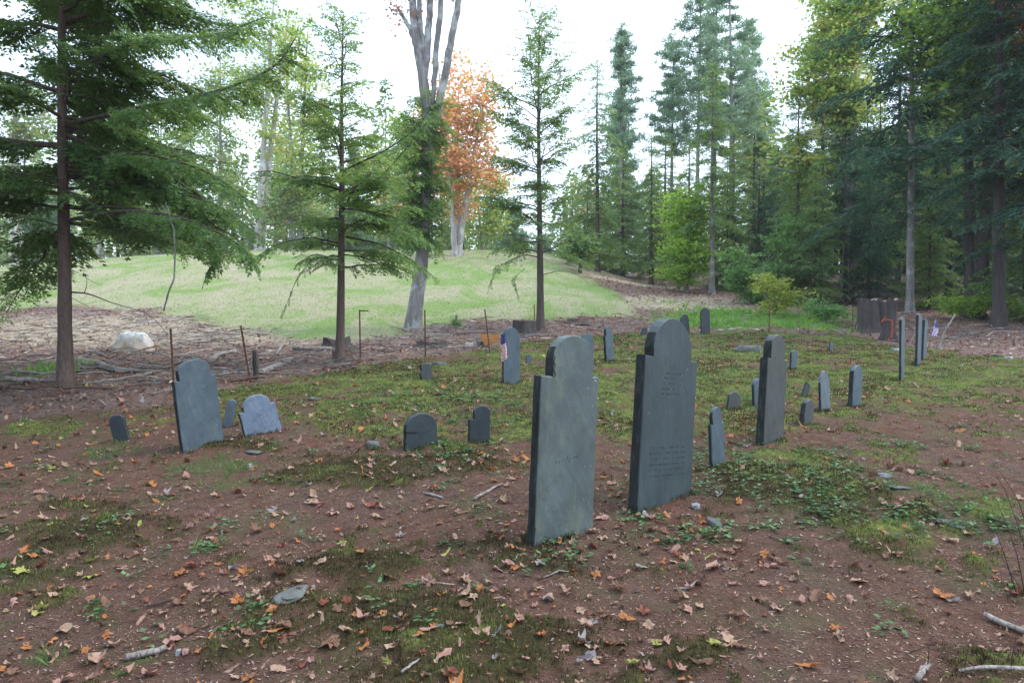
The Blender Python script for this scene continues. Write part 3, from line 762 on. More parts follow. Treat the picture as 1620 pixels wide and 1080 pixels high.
o = b.build('carved_urn', carve2, ob, False)
b = Buf(); strokes(b, [(H * (.70 - .028 * i), -W * .17, W * .17) for i in range(5)], W, T, rs, .016, .75)
strokes(b, [(H * (.30 - .03 * i), -W * .34, W * .34) for i in range(6)], W, T, rs, .013, .6)
b.build('inscription_lettering', carve, ob, False)
ob, W, H, T = s1
b = Buf(); strokes(b, [(H * .395, -.02, W * .22), (H * .375, -W * .2, .02)], W, T, rs, .02, .7)
b.build('inscription_lettering', carve, ob, False)
b = Buf(); u0 = -W * .315
pts = [(u0 - .004, .90), (u0 + .012, .885), (u0 + .004, .865), (u0 + .016, .845), (u0 + .006, .825), (u0 + .02, .805), (u0 + .012, .79)]
for i in range(len(pts) - 1):
    (a_, c_), (e_, f_) = pts[i], pts[i + 1]; y_ = -T / 2 - .001; w_ = .005 if i % 2 else .009
    b.mesh([(a_ - w_, y_, c_ * H), (a_ + w_ * .4, y_, c_ * H), (e_ + w_ * .5, y_, f_ * H), (e_ - w_ * .6, y_, f_ * H)], [[0, 1, 2, 3]])
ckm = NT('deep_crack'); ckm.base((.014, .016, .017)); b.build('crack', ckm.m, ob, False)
ob, W, H, T = sB
b = Buf(); strokes(b, [(H * (.6 - .09 * i), -W * .22, W * .22) for i in range(3)] + [(H * .14, -W * .3, W * .38)], W, T, rs, .016, .6)
b.build('inscription_lettering', carve, ob, False)
ob, W, H, T = sW
b = Buf()
pts = [(-.5, .47), (-.42, .44), (-.33, .45), (-.24, .42), (-.18, .43), (.0, .40), (.15, .42), (.3, .47)]
for i in range(len(pts) - 1):
    (a, c), (e, f) = pts[i], pts[i + 1]
    w = .012 if i < 4 else .003
    y = -T / 2 - .001
    b.mesh([(a * W, y, c * H + w), (a * W, y, c * H - w * .3), (e * W, y, f * H - w * .3), (e * W, y, f * H + w)], [[0, 1, 2, 3]])
ck = NT('dark_crack'); ck.base((.012, .014, .016))  # near-black colour for the strip that draws the crack
b.build('crack', ck.m, ob, False)

# ------------------------------------------------------------------ posts, stakes, flags
rust = NT('rusty_steel'); co = rust.coord(); rust.base(rust.ramp(rust.noise(co, 30, 4), [(.35, (.06, .03, .022)), (.65, (.19, .085, .05))])); rust.bump(rust.noise(co, 90, 3), .3, .002); rust = rust.m
def rod(base, top, label, r=.011, mat=rust, name='fence_post', cat='fence post', cross=None, grp='rusty fence posts along the graveyard edge'):
    c = Gz(*base); t = P(top[0], top[1], c.y)
    b = Buf(); v = t - c
    # T section steel post: web and flange
    ax = v.normalized(); sx = Vector((1, 0, 0)); sx = (sx - ax * sx.dot(ax)).normalized(); sy = ax.cross(sx)
    for (w, d, o_) in ((r * 2.4, r * .5, 0), (r * .5, r * 2, r)):
        V = []
        for k in (-.18, 1):
            q = v * k if k == 1 else v.normalized() * k
            for a_, b_ in ((-1, -1), (1, -1), (1, 1), (-1, 1)): V.append(q + sx * a_ * w / 2 + sy * (b_ * d / 2 + o_))
        b.mesh([tuple(q) for q in V], [[0, 1, 5, 4], [1, 2, 6, 5], [2, 3, 7, 6], [3, 0, 4, 7], [4, 5, 6, 7], [0, 3, 2, 1]])
    for k in np.arange(.12, .98, .09):      # studs down the face
        q = v * k - sy * r * .5; b.box(tuple(q), (r * .8, r * .8, r * .6))
    if cross: b.box(tuple(v * .97 + Vector((cross / 2, 0, .01))), (cross, .012, .02))
    o = b.build(name, mat, None, False, c); tag(o, label, cat, grp); return o
rod((276, 640), (270, 520), 'rusty steel fence post rising behind the large leaning gravestone')
rod((396, 607), (381, 515), 'rusty steel fence post tilting beside the short wooden stake')
rod((570, 569), (569, 490), 'rusty steel fence post with a bent strip at its top, next to the young hemlock', cross=.17)
rod((673, 566), (672, 490), 'rusty steel fence post in front of the forked maple')
rod((775, 560), (767, 489), 'rusty steel fence post tilting beside the split orange log')
rod((846, 531), (845, 482), 'rusty steel fence post standing against the big pale topped stump')
rod((1216, 526), (1218, 478), 'dark steel fence post before the yellow green shrub')
rod((1348, 530), (1349, 484), 'thin dark fence post beside the dark triple stump', r=.008)
def limb(name, pts, rad, mat, label, cat, group=None, seg=7, rough=.15, forks=()):
    b = Buf(); c = Vector(pts[0])
    pp_ = [Vector(p) - c for p in pts]
    # refine
    q = []
    for i in range(len(pp_) - 1):
        for k in range(3): q.append(pp_[i].lerp(pp_[i + 1], k / 3))
    q.append(pp_[-1]); rr = np.interp(np.linspace(0, 1, len(q)), np.linspace(0, 1, len(rad)), rad)
    rs_ = random.Random(int(abs(c.x * 1000)))
    q = [v + Vector((rs_.uniform(-1, 1), rs_.uniform(-1, 1), rs_.uniform(-1, 1))) * rr[i] * .3 for i, v in enumerate(q)]
    b.tube(q, rr, seg, rough=rough, rs=int(abs(c.y * 100)))
    for f in forks:
        k = int(f[0] * (len(q) - 1)); s = q[k]; e = s + Vector(f[1])
        m_ = s.lerp(e, .5) + Vector((rs_.uniform(-.02, .02), 0, rs_.uniform(-.02, .02)))
        b.tube([s, m_, e], [rr[k] * .6, rr[k] * .4, rr[k] * .15], 5)
    o = b.build(name, mat, None, True, c); return tag(o, label, cat, group)
c = Gz(405, 603)
limb('wooden_stake', [c - Vector((0, 0, .15)), P(404, 575, c.y), P(404, 553, c.y)], [.045, .042, .036], MAT['bark_dark'], 'short thick wooden stake with a sawn top beside a tilting steel post', 'stake')
c = Gz(1482, 555)
limb('leaning_stick', [c - Vector((0, 0, .1)), P(1495, 522, c.y), P(1511, 497, c.y)], [.02, .018, .014], MAT['dead_wood'], 'thin pale stick leaning by the edge on slabs and the woods', 'stick')

def flag(base, top, cy, quadpx, label, faded=False, depth=.0):
    """little cloth flag on a wooden stick; quadpx = 4 photo corners of the drooping cloth"""
    c = Gz(*base); c.y -= depth; t = P(top[0], top[1], c.y)
    e = empty('small_flag', c, 0, label, 'flag', 'small striped flags on sticks')
    b = Buf(); b.tube([Vector((0, 0, -.1)), (t - c) * .5, t - c], .005, 6); b.build('stick', MAT['brown_wood'], e)
    P4 = [P(a, b_, c.y) - c for a, b_ in quadpx]   # top-left, top-right, bottom-right, bottom-left
    nu, nv = 14, 26
    def pt(u_, v_):
        a = P4[0].lerp(P4[1], u_); d = P4[3].lerp(P4[2], u_); q = a.lerp(d, v_)
        return q + Vector((0, -.012 - .016 * math.sin(u_ * 9 + v_ * 2.2) * (0.3 + v_), 0))
    V = []; cl = []
    for j in range(nv + 1):
        for i in range(nu + 1): V.append(tuple(pt(i / nu, j / nv)))
    Qd = []; mi = []
    for j in range(nv):
        for i in range(nu):
            Qd.append([j * (nu + 1) + i, j * (nu + 1) + i + 1, (j + 1) * (nu + 1) + i + 1, (j + 1) * (nu + 1) + i])
            uu = (i + .5) / nu; vv = (j + .5) / nv
            canton = vv < .38 and uu > .1
            s = int((uu * 5 + vv * 3.2) * 1.55) % 2
            mi.append(2 if canton else (0 if s else 1))
    b = Buf(); b.mesh(V, Qd); b.mq = [np.array(mi)]
    cols = [(.38, .03, .05), (.72, .70, .72), (.035, .045, .16)] if not faded else [(.34, .24, .5), (.72, .70, .80), (.08, .09, .22)]
    ms = []
    for k_, cc in enumerate(cols):
        m = NT('flag_cloth_%s' % ['red', 'white', 'blue'][k_]); m.base(cc); m.translucent(cc, .25); ms.append(m.m)
    b.build('cloth', ms, e)
    # stars as dots on the blue canton
    b = Buf()
    for j in range(4):
        for i in range(4):
            u_, v_ = .25 + i * .2, .05 + j * .085; q = pt(u_, v_) + Vector((0, -.002, 0)); r_ = .0035
            st = [(q.x + r_ * (1 if k % 2 == 0 else .42) * math.sin(k * math.pi / 5), q.y, q.z + r_ * (1 if k % 2 == 0 else .42) * math.cos(k * math.pi / 5)) for k in range(10)]
            b.mesh([tuple(q)] + st, None, [[0, 1 + k, 1 + (k + 1) % 10] for k in range(10)])
    b.build('star_pattern', ms[1], e, False)
flag((795, 612), (793, 526), 0, [(791, 529), (799, 527), (803, 566), (794, 573)], 'small striped flag drooping on a stick before the round topped slate gravestone', depth=.12)
flag((1463, 565), (1482, 500), 0, [(1479, 507), (1485, 512), (1483, 532), (1472, 531)], 'faded purplish striped flag on a leaning stick beside the thin edge on slabs', True)

# ------------------------------------------------------------------ stumps
cut = NT('sawn_wood'); co = cut.coord(); w_ = cut.node('ShaderNodeTexWave'); w_.wave_type = 'RINGS'; w_.rings_direction = 'Z'; w_.inputs['Scale'].default_value = 12; w_.inputs['Distortion'].default_value = 2; cut.link(co, w_.inputs['Vector'])
cut.base(cut.ramp(w_.outputs['Fac'], [(0, (.42, .22, .13)), (1, (.60, .38, .24))])); cutm = cut.m
cg = NT('weathered_cut'); cg.base((.23, .20, .18)); cutg = cg.m
def stump(cpx, w, h, mat, cmat, label, flare=1.35, tilt=(0, 0), name='tree_stump', lobes=5, rag=.02, cuts=True, seed=1, group=None, px=True):
    c = Gz(*cpx) if px else cpx
    e = empty(name, c, 0, label, 'stump', group)
    rs_ = np.random.RandomState(seed); n = 40; a = np.arange(n) / n * 2 * math.pi
    lob = 1 + .06 * np.sin(lobes * a + rs_.rand() * 6) + .03 * np.sin(11 * a) + .015 * rs_.randn(n)
    rows = [(-.12, flare * 1.15), (0, flare), (.12, 1 + (flare - 1) * .55), (.3, 1 + (flare - 1) * .2), (.6, 1.03), (1, 1)]
    V = []
    for k, f in rows:
        fl = (f - 1) * 1.6 * np.clip(np.sin(lobes * a), 0, 1)
        rr = w / 2 * f * lob * (1 + fl * .25)
        V.append(np.stack([np.cos(a) * rr + tilt[0] * k * h, np.sin(a) * rr + tilt[1] * k * h, 0 * a + k * h + (rag * h * (np.sin(2 * a + 1) + .6 * np.sin(5 * a) + .5 * rs_.randn(n)) if k == 1 else 0)], 1))
    V = np.vstack(V); m = len(rows)
    i = np.arange(m - 1)[:, None] * n; j = np.arange(n)[None]; k = (j + 1) % n
    b = Buf(); b.mesh(V, np.stack([i + j, i + k, i + n + k, i + n + j], -1).reshape(-1, 4)); b.build('bark', mat, e)
    top = V[-n:]; ctr = top.mean(0) + [0, 0, -.01]
    b = Buf(); b.mesh(np.vstack([ctr, top * [1, 1, 1] + [0, 0, .001]]), None, [[0, 1 + q, 1 + (q + 1) % n] for q in range(n)]); b.build('cut_face', cmat, e, False)
    return e
px2m = lambda px, y: px * y / F
d = Gz(829, 531).y
stump((829, 531), px2m(36, d), px2m(24, d), MAT['bark_dark'], cutm, 'big dark stump with a fresh pale orange top next to a steel post', seed=2)
d = Gz(913, 512).y
stump((913, 512), px2m(32, d), px2m(8, d), MAT['bark_red'], cutm, 'low reddish stump at the foot of the lawn', seed=3)
d = Gz(680, 546).y
stump((682, 548), px2m(44, d), px2m(7, d), MAT['bark_dark'], MAT['bark_dark'], 'low wide grey mossy stump behind a steel post', seed=4, flare=1.25, rag=.2)
d = Gz(530, 552).y
stump((532, 552), px2m(40, d), px2m(14, d), MAT['bark_dark'], MAT['bark_dark'], 'rotten rooty stump behind the young hemlock', seed=5, flare=1.7, rag=.25)
d = Gz(531, 573).y
stump((531, 573), px2m(11, d), px2m(17, d), MAT['brown_wood'], cutm, 'small peeled pale brown stump at the foot of the young hemlock', seed=6, flare=1.15)
d = Gz(1366, 524).y
stump((1374, 524), px2m(30, d), px2m(50, d), MAT['bark_dark'], cutg, 'tall wide dark stump, broadest of the cluster by the orange ribbon', seed=7, flare=1.3, group=None)
stump((1393, 522), px2m(20, d), px2m(46, d), MAT['bark_dark'], cutg, 'slender dark stump standing between two bigger ones', seed=8, flare=1.2)
st3 = stump((1404, 540), px2m(15, Gz(1404, 540).y), px2m(67, Gz(1404, 540).y), MAT['bark_dark'], cutg, 'tall slim dark stump wrapped with an orange ribbon', seed=9, flare=1.7, tilt=(.12, 0))
# orange ribbon tied round the stump with a hanging end
c = Gz(1404, 540); rib = NT('orange_ribbon'); rib.base((.5, .085, .04)); rib.translucent((.62, .10, .045), .2)
b = Buf()
y0 = c.y - .16
def strip(b, pts, w, up=Vector((0, 0, 1))):
    for i in range(len(pts) - 1):
        a, e_ = Vector(pts[i]), Vector(pts[i + 1]); dd = (e_ - a).normalized(); s_ = dd.cross(Vector((0, -1, 0))).normalized() * w / 2
        b.mesh([tuple(a - s_), tuple(a + s_), tuple(e_ + s_), tuple(e_ - s_)], [[0, 1, 2, 3]])
strip(b, [P(1396, 506, y0), P(1402, 505, y0 - .02), P(1412, 507, y0)], .02)
strip(b, [P(1411, 506, y0 - .01), P(1411, 520, y0 - .03), P(1409, 532, y0 - .05), P(1402, 543, y0 - .1)], .016)
strip(b, [P(1411.6, 507, y0 - .02), P(1412.6, 522, y0 - .05), P(1411, 535, y0 - .08)], .012)
strip(b, [P(1397, 505, y0 - .02), P(1394, 510, y0 - .03)], .025); strip(b, [P(1398, 504, y0 - .02), P(1401, 501, y0 - .03)], .02)
tag(b.build('ribbon', rib.m, None, False), 'bright orange ribbon tied round the slim dark stump, one end hanging', 'ribbon')

# ------------------------------------------------------------------ boulder and rocks
def rock(cpx, w, d, h, mat, label, seed=1, name='rock', cat='rock', group=None, sub=4, rot=0, flat=0, amp=.22):
    c = Gz(*cpx)
    bmesh = __import__('bmesh'); bm = bmesh.new(); bmesh.ops.create_icosphere(bm, subdivisions=sub, radius=1)
    from mathutils import noise as mn
    for v in bm.verts:
        q = v.co.copy(); f = 1 + amp * mn.noise(q * 1.1 + Vector((seed * 3.1, 0, 0))) + amp * .4 * mn.noise(q * 3 + Vector((seed, 5, 0))) + amp * .12 * mn.noise(q * 9)
        v.co = q * f
        if flat: v.co.z = min(v.co.z, .5 + .1 * mn.noise(q * 2))
        v.co.x *= w / 2; v.co.y *= d / 2; v.co.z *= h
    me = bpy.data.meshes.new(name); bm.to_mesh(me); bm.free(); me.materials.append(mat)
    me.polygons.foreach_set('use_smooth', [True] * len(me.polygons))
    o = bpy.data.objects.new(name, me); COL.objects.link(o); o.location = c + Vector((0, 0, .006 if flat else 0)); o.rotation_euler = (0, 0, rot)
    return tag(o, label, cat, group)
bo = NT('boulder_granite'); co = bo.coord()
nb = bo.noise(co, 3, 6, .65, .5)
cb = bo.ramp(nb, [(.3, (.28, .21, .145)), (.5, (.42, .35, .28)), (.7, (.58, .55, .52))])
sx = bo.node('ShaderNodeSeparateXYZ'); bo.link(co, sx.inputs[0])
lichen = bo.math('MULTIPLY', bo.ramp(bo.noise(co, 9, 5, .7), [(.45, 0), (.55, 1)]), bo.ramp(sx.outputs[2], [(.15, 0), (.3, 1)]))
cb = bo.mix(bo.ramp(sx.outputs[2], [(.14, 0), (.34, .7)]), cb, (.62, .63, .64))
cb = bo.mix(bo.math('MULTIPLY', lichen, .75), cb, (.25, .29, .27)); bo.base(cb); bo.bump(nb, .8, .05)
d = Gz(212, 557).y
rock((213, 556), px2m(62, d), px2m(50, d), px2m(33, d), bo.m, 'white lichen covered boulder lying in the cleared strip', 3, 'boulder', 'boulder')
rk = NT('fieldstone'); co = rk.coord(); rk.base(rk.ramp(rk.noise(co, 6, 5, .6), [(.3, (.065, .068, .062)), (.7, (.155, .165, .155))])); rk.bump(rk.noise(co, 20, 4), .5, .01); rkm = rk.m
rkp = NT('pale_fieldstone'); rkp.base(rkp.ramp(rkp.noise(rkp.coord(), 9, 5, .6), [(.3, (.15, .16, .17)), (.7, (.34, .36, .37))])); rkpm = rkp.m
def flatrock(px, py, wpx, hpx, mat, label, seed, group=None, hf=.35):
    c = Gz(px, py); w = px2m(wpx, c.y)
    return rock((px, py), w, w * .55, max(.012, px2m(hpx, c.y) * hf), mat, label, seed, 'flat_stone', 'stone', group, 3, seed * .7, 1, .45)
flatrock(462, 948, 76, 18, rkm, 'flat grey green slab sunk in dark moss at the soil edge', 11)
flatrock(590, 710, 34, 12, rkm, 'flat grey slate piece beside the low wide arched gravestone', 12, hf=.8)
flatrock(1185, 556, 40, 18, rkm, 'low pale peaked fieldstone before the tall brownish gravestone', 13, hf=.9)
flatrock(697, 580, 26, 12, rkm, 'rough grey rock next to the small weathered upright stone', 14, hf=.9)
flatrock(1101, 800, 24, 9, rkpm, 'small pale rock at the foot of the tallest gravestone', 15, hf=.8)
flatrock(1130, 828, 40, 14, rkm, 'lichen speckled rock among creeping leaves', 16, hf=.9)
flatrock(1400, 757, 20, 8, rkpm, 'small pale stone between moss and bare soil', 17, hf=.9)
flatrock(1418, 556, 20, 7, rkpm, 'pale stone behind the lone edge on slab', 18, hf=.8)
flatrock(1595, 570, 18, 7, rkpm, 'pale bluish stone at the far woodland edge', 19, hf=.9)
flatrock(1577, 566, 14, 7, rkm, 'grey stone beside the pale bluish one', 20, hf=.9)
flatrock(26, 588, 22, 9, rkpm, 'pale bluish stone in greenery beyond the big hemlock', 21, hf=1)
flatrock(400, 717, 30, 8, rkm, 'flat stone sunk in front of the squat blue gravestone', 22, hf=.6)
flatrock(497, 635, 20, 6, rkm, 'small flat stone on the moss slope', 23, hf=.8)
flatrock(280, 1037, 10, 10, rkpm, 'small white pebble beside a broken stick', 24, hf=1)
flatrock(1505, 830, 54, 8, rkm, 'long flat stone lying level with the soil', 25, hf=.3)
flatrock(1420, 775, 34, 7, rkm, 'low flat grey stone at the edge of bare soil', 26, hf=.35)
flatrock(695, 1000, 12, 5, rkm, 'tiny grey pebble in the dark moss', 27, hf=.8)

# split orange log and pale debris by the fence post
og = NT('orange_heartwood'); og.base(og.ramp(og.noise(og.mapping(og.coord(), (1, 8, 8)), 4, 4), [(.3, (.36, .15, .05)), (.7, (.52, .25, .085))]))
c = Gz(776, 552); e = empty('split_log', c + Vector((0, 0, .08)), 0, 'split log showing bright orange heartwood beside a tilting post', 'log')
w = px2m(34, c.y); hh = px2m(19, c.y)
b = Buf(); V = []; n = 9
for s_ in (-1, 1):
    for k in range(n):
        a = math.pi + math.pi * k / (n - 1)
        V.append((s_ * w / 2 + .05 * s_ * math.cos(a), .14 + .14 * math.cos(a), hh * .9 + hh * .9 * math.sin(a)))
prof_ = [(-.5, .85), (-.1, 1.0), (.25, .9), (.5, 1.08), (.43, .5), (.25, .12), (-.2, 0), (-.42, .35)]; npf = len(prof_)
V = [(u_ * w, yy, v_ * hh * .95) for yy in (0, .16) for u_, v_ in prof_]
b.mesh([(p_[0] * 1.0, p_[1] + .004, p_[2]) for p_ in V], [[k, (k + 1) % npf, npf + (k + 1) % npf, npf + k] for k in range(npf)]); b.build('bark', MAT['brown_wood'], e)
b = Buf(); z_ = hh * .9
V = [(0, -.01, hh * .5)] + [(u_ * w, 0, v_ * hh * .95) for u_, v_ in prof_]
b.mesh(V, None, [[0, 1 + (k + 1) % npf, 1 + k] for k in range(npf)]); b.build('heartwood', og.m, e, False)
limb('log', [Gz(735, 553) + Vector((0, 0, .05)), Gz(752, 551) + Vector((0, 0, .08)), Gz(768, 549) + Vector((0, 0, .07))], [.07, .085, .08], MAT['dead_wood'], 'short pale birch log with a dark end touching the orange split log', 'log')

# ------------------------------------------------------------------ fallen branches (named ones follow the photograph)
def fallen(pxs, rad, mat, label, lift=.03, cat='branch', forks=(), group=None, name='fallen_branch', arch=0):
    pts = []
    for i, (a, b_) in enumerate(pxs):
        q = Gz(a, b_); q.z += lift + arch * math.sin(math.pi * i / (len(pxs) - 1)); pts.append(q)
    return limb(name, pts, rad, mat, label, cat, group, 6, .12, forks)
fallen([(120, 576), (150, 578), (178, 588), (215, 592), (250, 592)], [.06, .05, .045, .03, .015], MAT['dead_wood'], 'long curved peeling branch behind the big hemlock trunk', .05, forks=[(.6, (.9, .1, .05)), (.8, (.7, -.1, .03))])
fallen([(-30, 598), (20, 604), (60, 605), (105, 606)], [.05, .045, .035, .02], MAT['dead_wood'], 'pale weathered log reaching the big hemlock trunk', .03)
fallen([(130, 612), (190, 604), (245, 594)], [.012, .016, .02], MAT['dead_wood'], 'slim grey branch lying under the long curved one', .05)
fallen([(0, 617), (60, 622), (140, 618), (210, 620)], [.012, .012, .01, .005], MAT['twig'], 'thin dark stick lying across the litter by the hemlock foot', .04)
fallen([(412, 592), (430, 585), (462, 572)], [.05, .06, .055], MAT['dead_wood'], 'pale barkless log angled beside the wooden stake', .05)
fallen([(462, 555), (490, 558), (525, 558)], [.05, .055, .06], MAT['dead_wood'], 'grey log pointing at the rotten stump', .06)
fallen([(437, 565), (452, 553), (466, 542)], [.025, .02, .012], MAT['dead_wood'], 'short crooked branch sticking up from the debris', .06, arch=.15)
fallen([(330, 575), (350, 565), (372, 560)], [.06, .055, .05], MAT['dead_wood'], 'pale curved log beyond the large leaning gravestone', .05)
fallen([(750, 792), (775, 779), (795, 770)], [.012, .011, .006], MAT['dead_wood'], 'crooked pale twig on bare soil near the chipped tall stone', .012)
fallen([(672, 781), (686, 784), (700, 789)], [.009, .010, .008], MAT['bark_grey'], 'short stubby twig on moss before the arched gravestone', .012)
fallen([(640, 925), (680, 925), (720, 928)], [.004, .0045, .003], MAT['dead_wood'], 'straight pale twig lying on the dark moss', .012)
fallen([(195, 1043), (225, 1036), (260, 1028)], [.014, .016, .012], MAT['dead_wood'], 'lichen covered broken stick on the soil', .014)
fallen([(860, 915), (885, 908), (900, 906)], [.004, .005, .003], MAT['dead_wood'], 'short pale twig in front of the chipped tall stone', .01)
fallen([(1068, 936), (1090, 934), (1105, 924)], [.006, .006, .004], MAT['dead_wood'], 'bent pale twig on open soil', .01)
fallen([(1560, 982), (1590, 994), (1640, 1010)], [.013, .013, .012], MAT['dead_wood'], 'thick weathered stick by the bare bush stems', .02)
fallen([(1455, 1085), (1463, 1070), (1472, 1063)], [.013, .012, .010], MAT['dead_wood'], 'short pale stick lying beside the straight thin one', .02)
fallen([(1520, 1073), (1570, 1074), (1630, 1074)], [.006, .008, .008], MAT['dead_wood'], 'thin straight pale stick beside the bare stems', .02)
fallen([(635, 1080), (650, 1064), (662, 1056)], [.006, .006, .004], MAT['dead_wood'], 'curved thin pale twig in the brown moss', .01)
fallen([(330, 960), (338, 950), (350, 940)], [.005, .005, .003], MAT['brown_wood'], 'small curved brown twig on open soil', .01)
fallen([(270, 952), (240, 962), (220, 964)], [.006, .005, .003], MAT['twig'], 'dark twig lying by a hollow in the soil', .012)
# random ones in the cleared strip
wtype = [(MAT['dead_wood'], 'weathered pale'), (MAT['brown_wood'], 'brown'), (MAT['bark_grey'], 'grey')]
rs = random.Random(21); protos = []
for i in range(12):
    L = rs.uniform(.5, 1.6); k = i % 3; b = Buf()
    pts = [Vector((L * t, L * .08 * math.sin(t * rs.uniform(2, 6) + i), .03 + L * .05 * math.sin(t * 5 + i))) for t in np.linspace(-.5, .5, 9)]
    r0 = rs.uniform(.012, .032); b.tube(pts, np.linspace(r0, r0 * .35, 9), 6, rough=.15, rs=i)
    for f in range(rs.randint(0, 3)):
        s_ = pts[rs.randint(2, 6)]; e_ = s_ + Vector((L * .28, rs.uniform(-.2, .2) * L, rs.uniform(0, .16) * L)); b.tube([s_, s_.lerp(e_, .5) + Vector((0, 0, .01)), e_], [r0 * .5, r0 * .35, r0 * .1], 5)
    o = b.build('fallen_branch', wtype[k][0]); tag(o, wtype[k][1] + ' dead branch lying in the debris between graveyard and lawn', 'branch', wtype[k][1] + ' dead branches strewn over the cleared strip'); protos.append(o)
cnt = 0
for tries in range(3000):
    if cnt >= 280: break
    px = rs.uniform(-40, 1000) if rs.random() < .8 else rs.uniform(1000, 1640); py = rs.uniform(488, 640)
    q = Gz(px, py); mk = masks(np.array([q.x]), np.array([q.y]))
    if mk['litter'][0] < .6 or (px < 300 and py < 560 and rs.random() < .5) or q.y > 40 or (py > 610 and rs.random() < .7): continue
    o = protos[cnt] if cnt < 12 else copy_tree(protos[rs.randint(0, 11)])
    o.location = q + Vector((0, 0, rs.uniform(0, .07))); o.rotation_euler = (rs.uniform(-.1, .1), rs.uniform(-.1, .1), rs.gauss(0, .5) + (math.pi if rs.random() < .5 else 0))
    s_ = rs.uniform(.35, .95); o.scale = (s_, s_, s_); cnt += 1

# grass and moss tufts hugging the foot of every gravestone
b = Buf(); xs = []; ys = []
rb = np.random.RandomState(3)
for c_, an, W_ in TUFT:
    n = int(40 + 160 * W_)
    u_ = (rb.rand(n) - .5) * W_ * 1.15; v_ = rb.randn(n) * .02 + np.where(rb.rand(n) < .7, -.05, .05)
    keep = fbm(c_.x + u_, c_.y + v_, 7, 2, 55) > .42
    xs.append((c_.x + u_ * math.cos(an) - v_ * math.sin(an))[keep]); ys.append((c_.y + u_ * math.sin(an) + v_ * math.cos(an))[keep])
xs = np.concatenate(xs); ys = np.concatenate(ys)
blades(b, xs, ys, .02 + .03 * rb.rand(len(xs)), .004 + .0006 * ys, .9, 3, .015)
tag(b.build('foot_grass', MAT['mossdark'], smooth=False), 'dark grass and moss tufts at the feet of the gravestones', 'grass', kind='stuff')
# ------------------------------------------------------------------ trees
def unit(v): return v / (np.linalg.norm(v, axis=-1, keepdims=True) + 1e-9)

def spray(L, ls, rs):
    """flat hemlock spray along +x; returns quads (N,4,3)"""
    out = []
    def strip(p, d, l, w):
        w *= 1.35; n = np.array([rs.randn() * .3, rs.randn() * .3, 1.0]); s = np.cross(n, d); s /= np.linalg.norm(s) + 1e-9
        out.append([p, p + d * l * .45 + s * w / 2, p + d * l, p + d * l * .45 - s * w / 2])
    n = max(3, int(L / (ls * .55)))
    for i in range(n):
        s = (i + .6) / n; sl = .42 * L * (1 - s) ** .7 * min(1, s * 5 + .35) * rs.uniform(.6, 1.2)
        p = np.array([s * L, rs.randn() * .01 * L, -.22 * L * s * s])
        for sg in (-1, 1):
            a = sg * rs.uniform(.6, 1.0); d = np.array([math.cos(a), math.sin(a), rs.uniform(-.35, .1)]); d /= np.linalg.norm(d)
            if sl < 1.4 * ls: strip(p, d, max(sl, .7 * ls), ls * .3)
            else:
                m = max(1, int(sl / (ls * .75)))
                for k in range(m):
                    q = p + d * sl * (k + .4) / m + np.array([0, 0, -.2 * sl * ((k + .4) / m) ** 2])
                    for g2 in (-1, 1):
                        a2 = a + g2 * rs.uniform(.5, .9); strip(q, np.array([math.cos(a2), math.sin(a2), rs.uniform(-.5, .05)]), ls * rs.uniform(.7, 1.1), ls * .3)
                strip(p + d * sl * .85, d, ls, ls * .3)
    strip(np.array([L * .93, 0, -.2 * L]), np.array([.95, 0, -.3]), ls, ls * .3)
    return np.array(out)

_sp = {}
def sprays(ls):
    k = round(ls, 3)
    if k not in _sp:
        rs = np.random.RandomState(int(ls * 1000))
        _sp[k] = [(L, [spray(L, ls, rs) for _ in range(4)]) for L in (ls * 2.2, ls * 4, ls * 7)]
    return _sp[k]

def put_sprays(buf, items, ls, rs, rnd_range=.5):
    """items: list of (pos, dir, length, clump)"""
    lib = sprays(ls); Ls = np.array([l for l, _ in lib])
    groups = {}
    for it in items:
        i = int(np.argmin(np.abs(np.log(Ls / it[2])))); groups.setdefault((i, rs.randint(4)), []).append(it)
    for (i, j), its in groups.items():
        L0, lst = lib[i]; T = lst[j]; K = len(T)
        p = np.array([a[0] for a in its]); d = unit(np.array([a[1] for a in its])); s = np.array([a[2] for a in its]) / L0; cl = np.array([a[3] for a in its])
        up = np.array([0, 0, 1.0]) + rs.randn(len(its), 3) * .28
        y = unit(np.cross(up, d)); z = np.cross(d, y)
        M = np.stack([d, y, z], 1) * s[:, None, None]      # rows = basis
        V = np.einsum('kvc,ncd->nkvd', T, M) + p[:, None, None]
        buf.quads(V.reshape(-1, 4, 3), rs.rand(len(its) * K), np.repeat(cl, K))

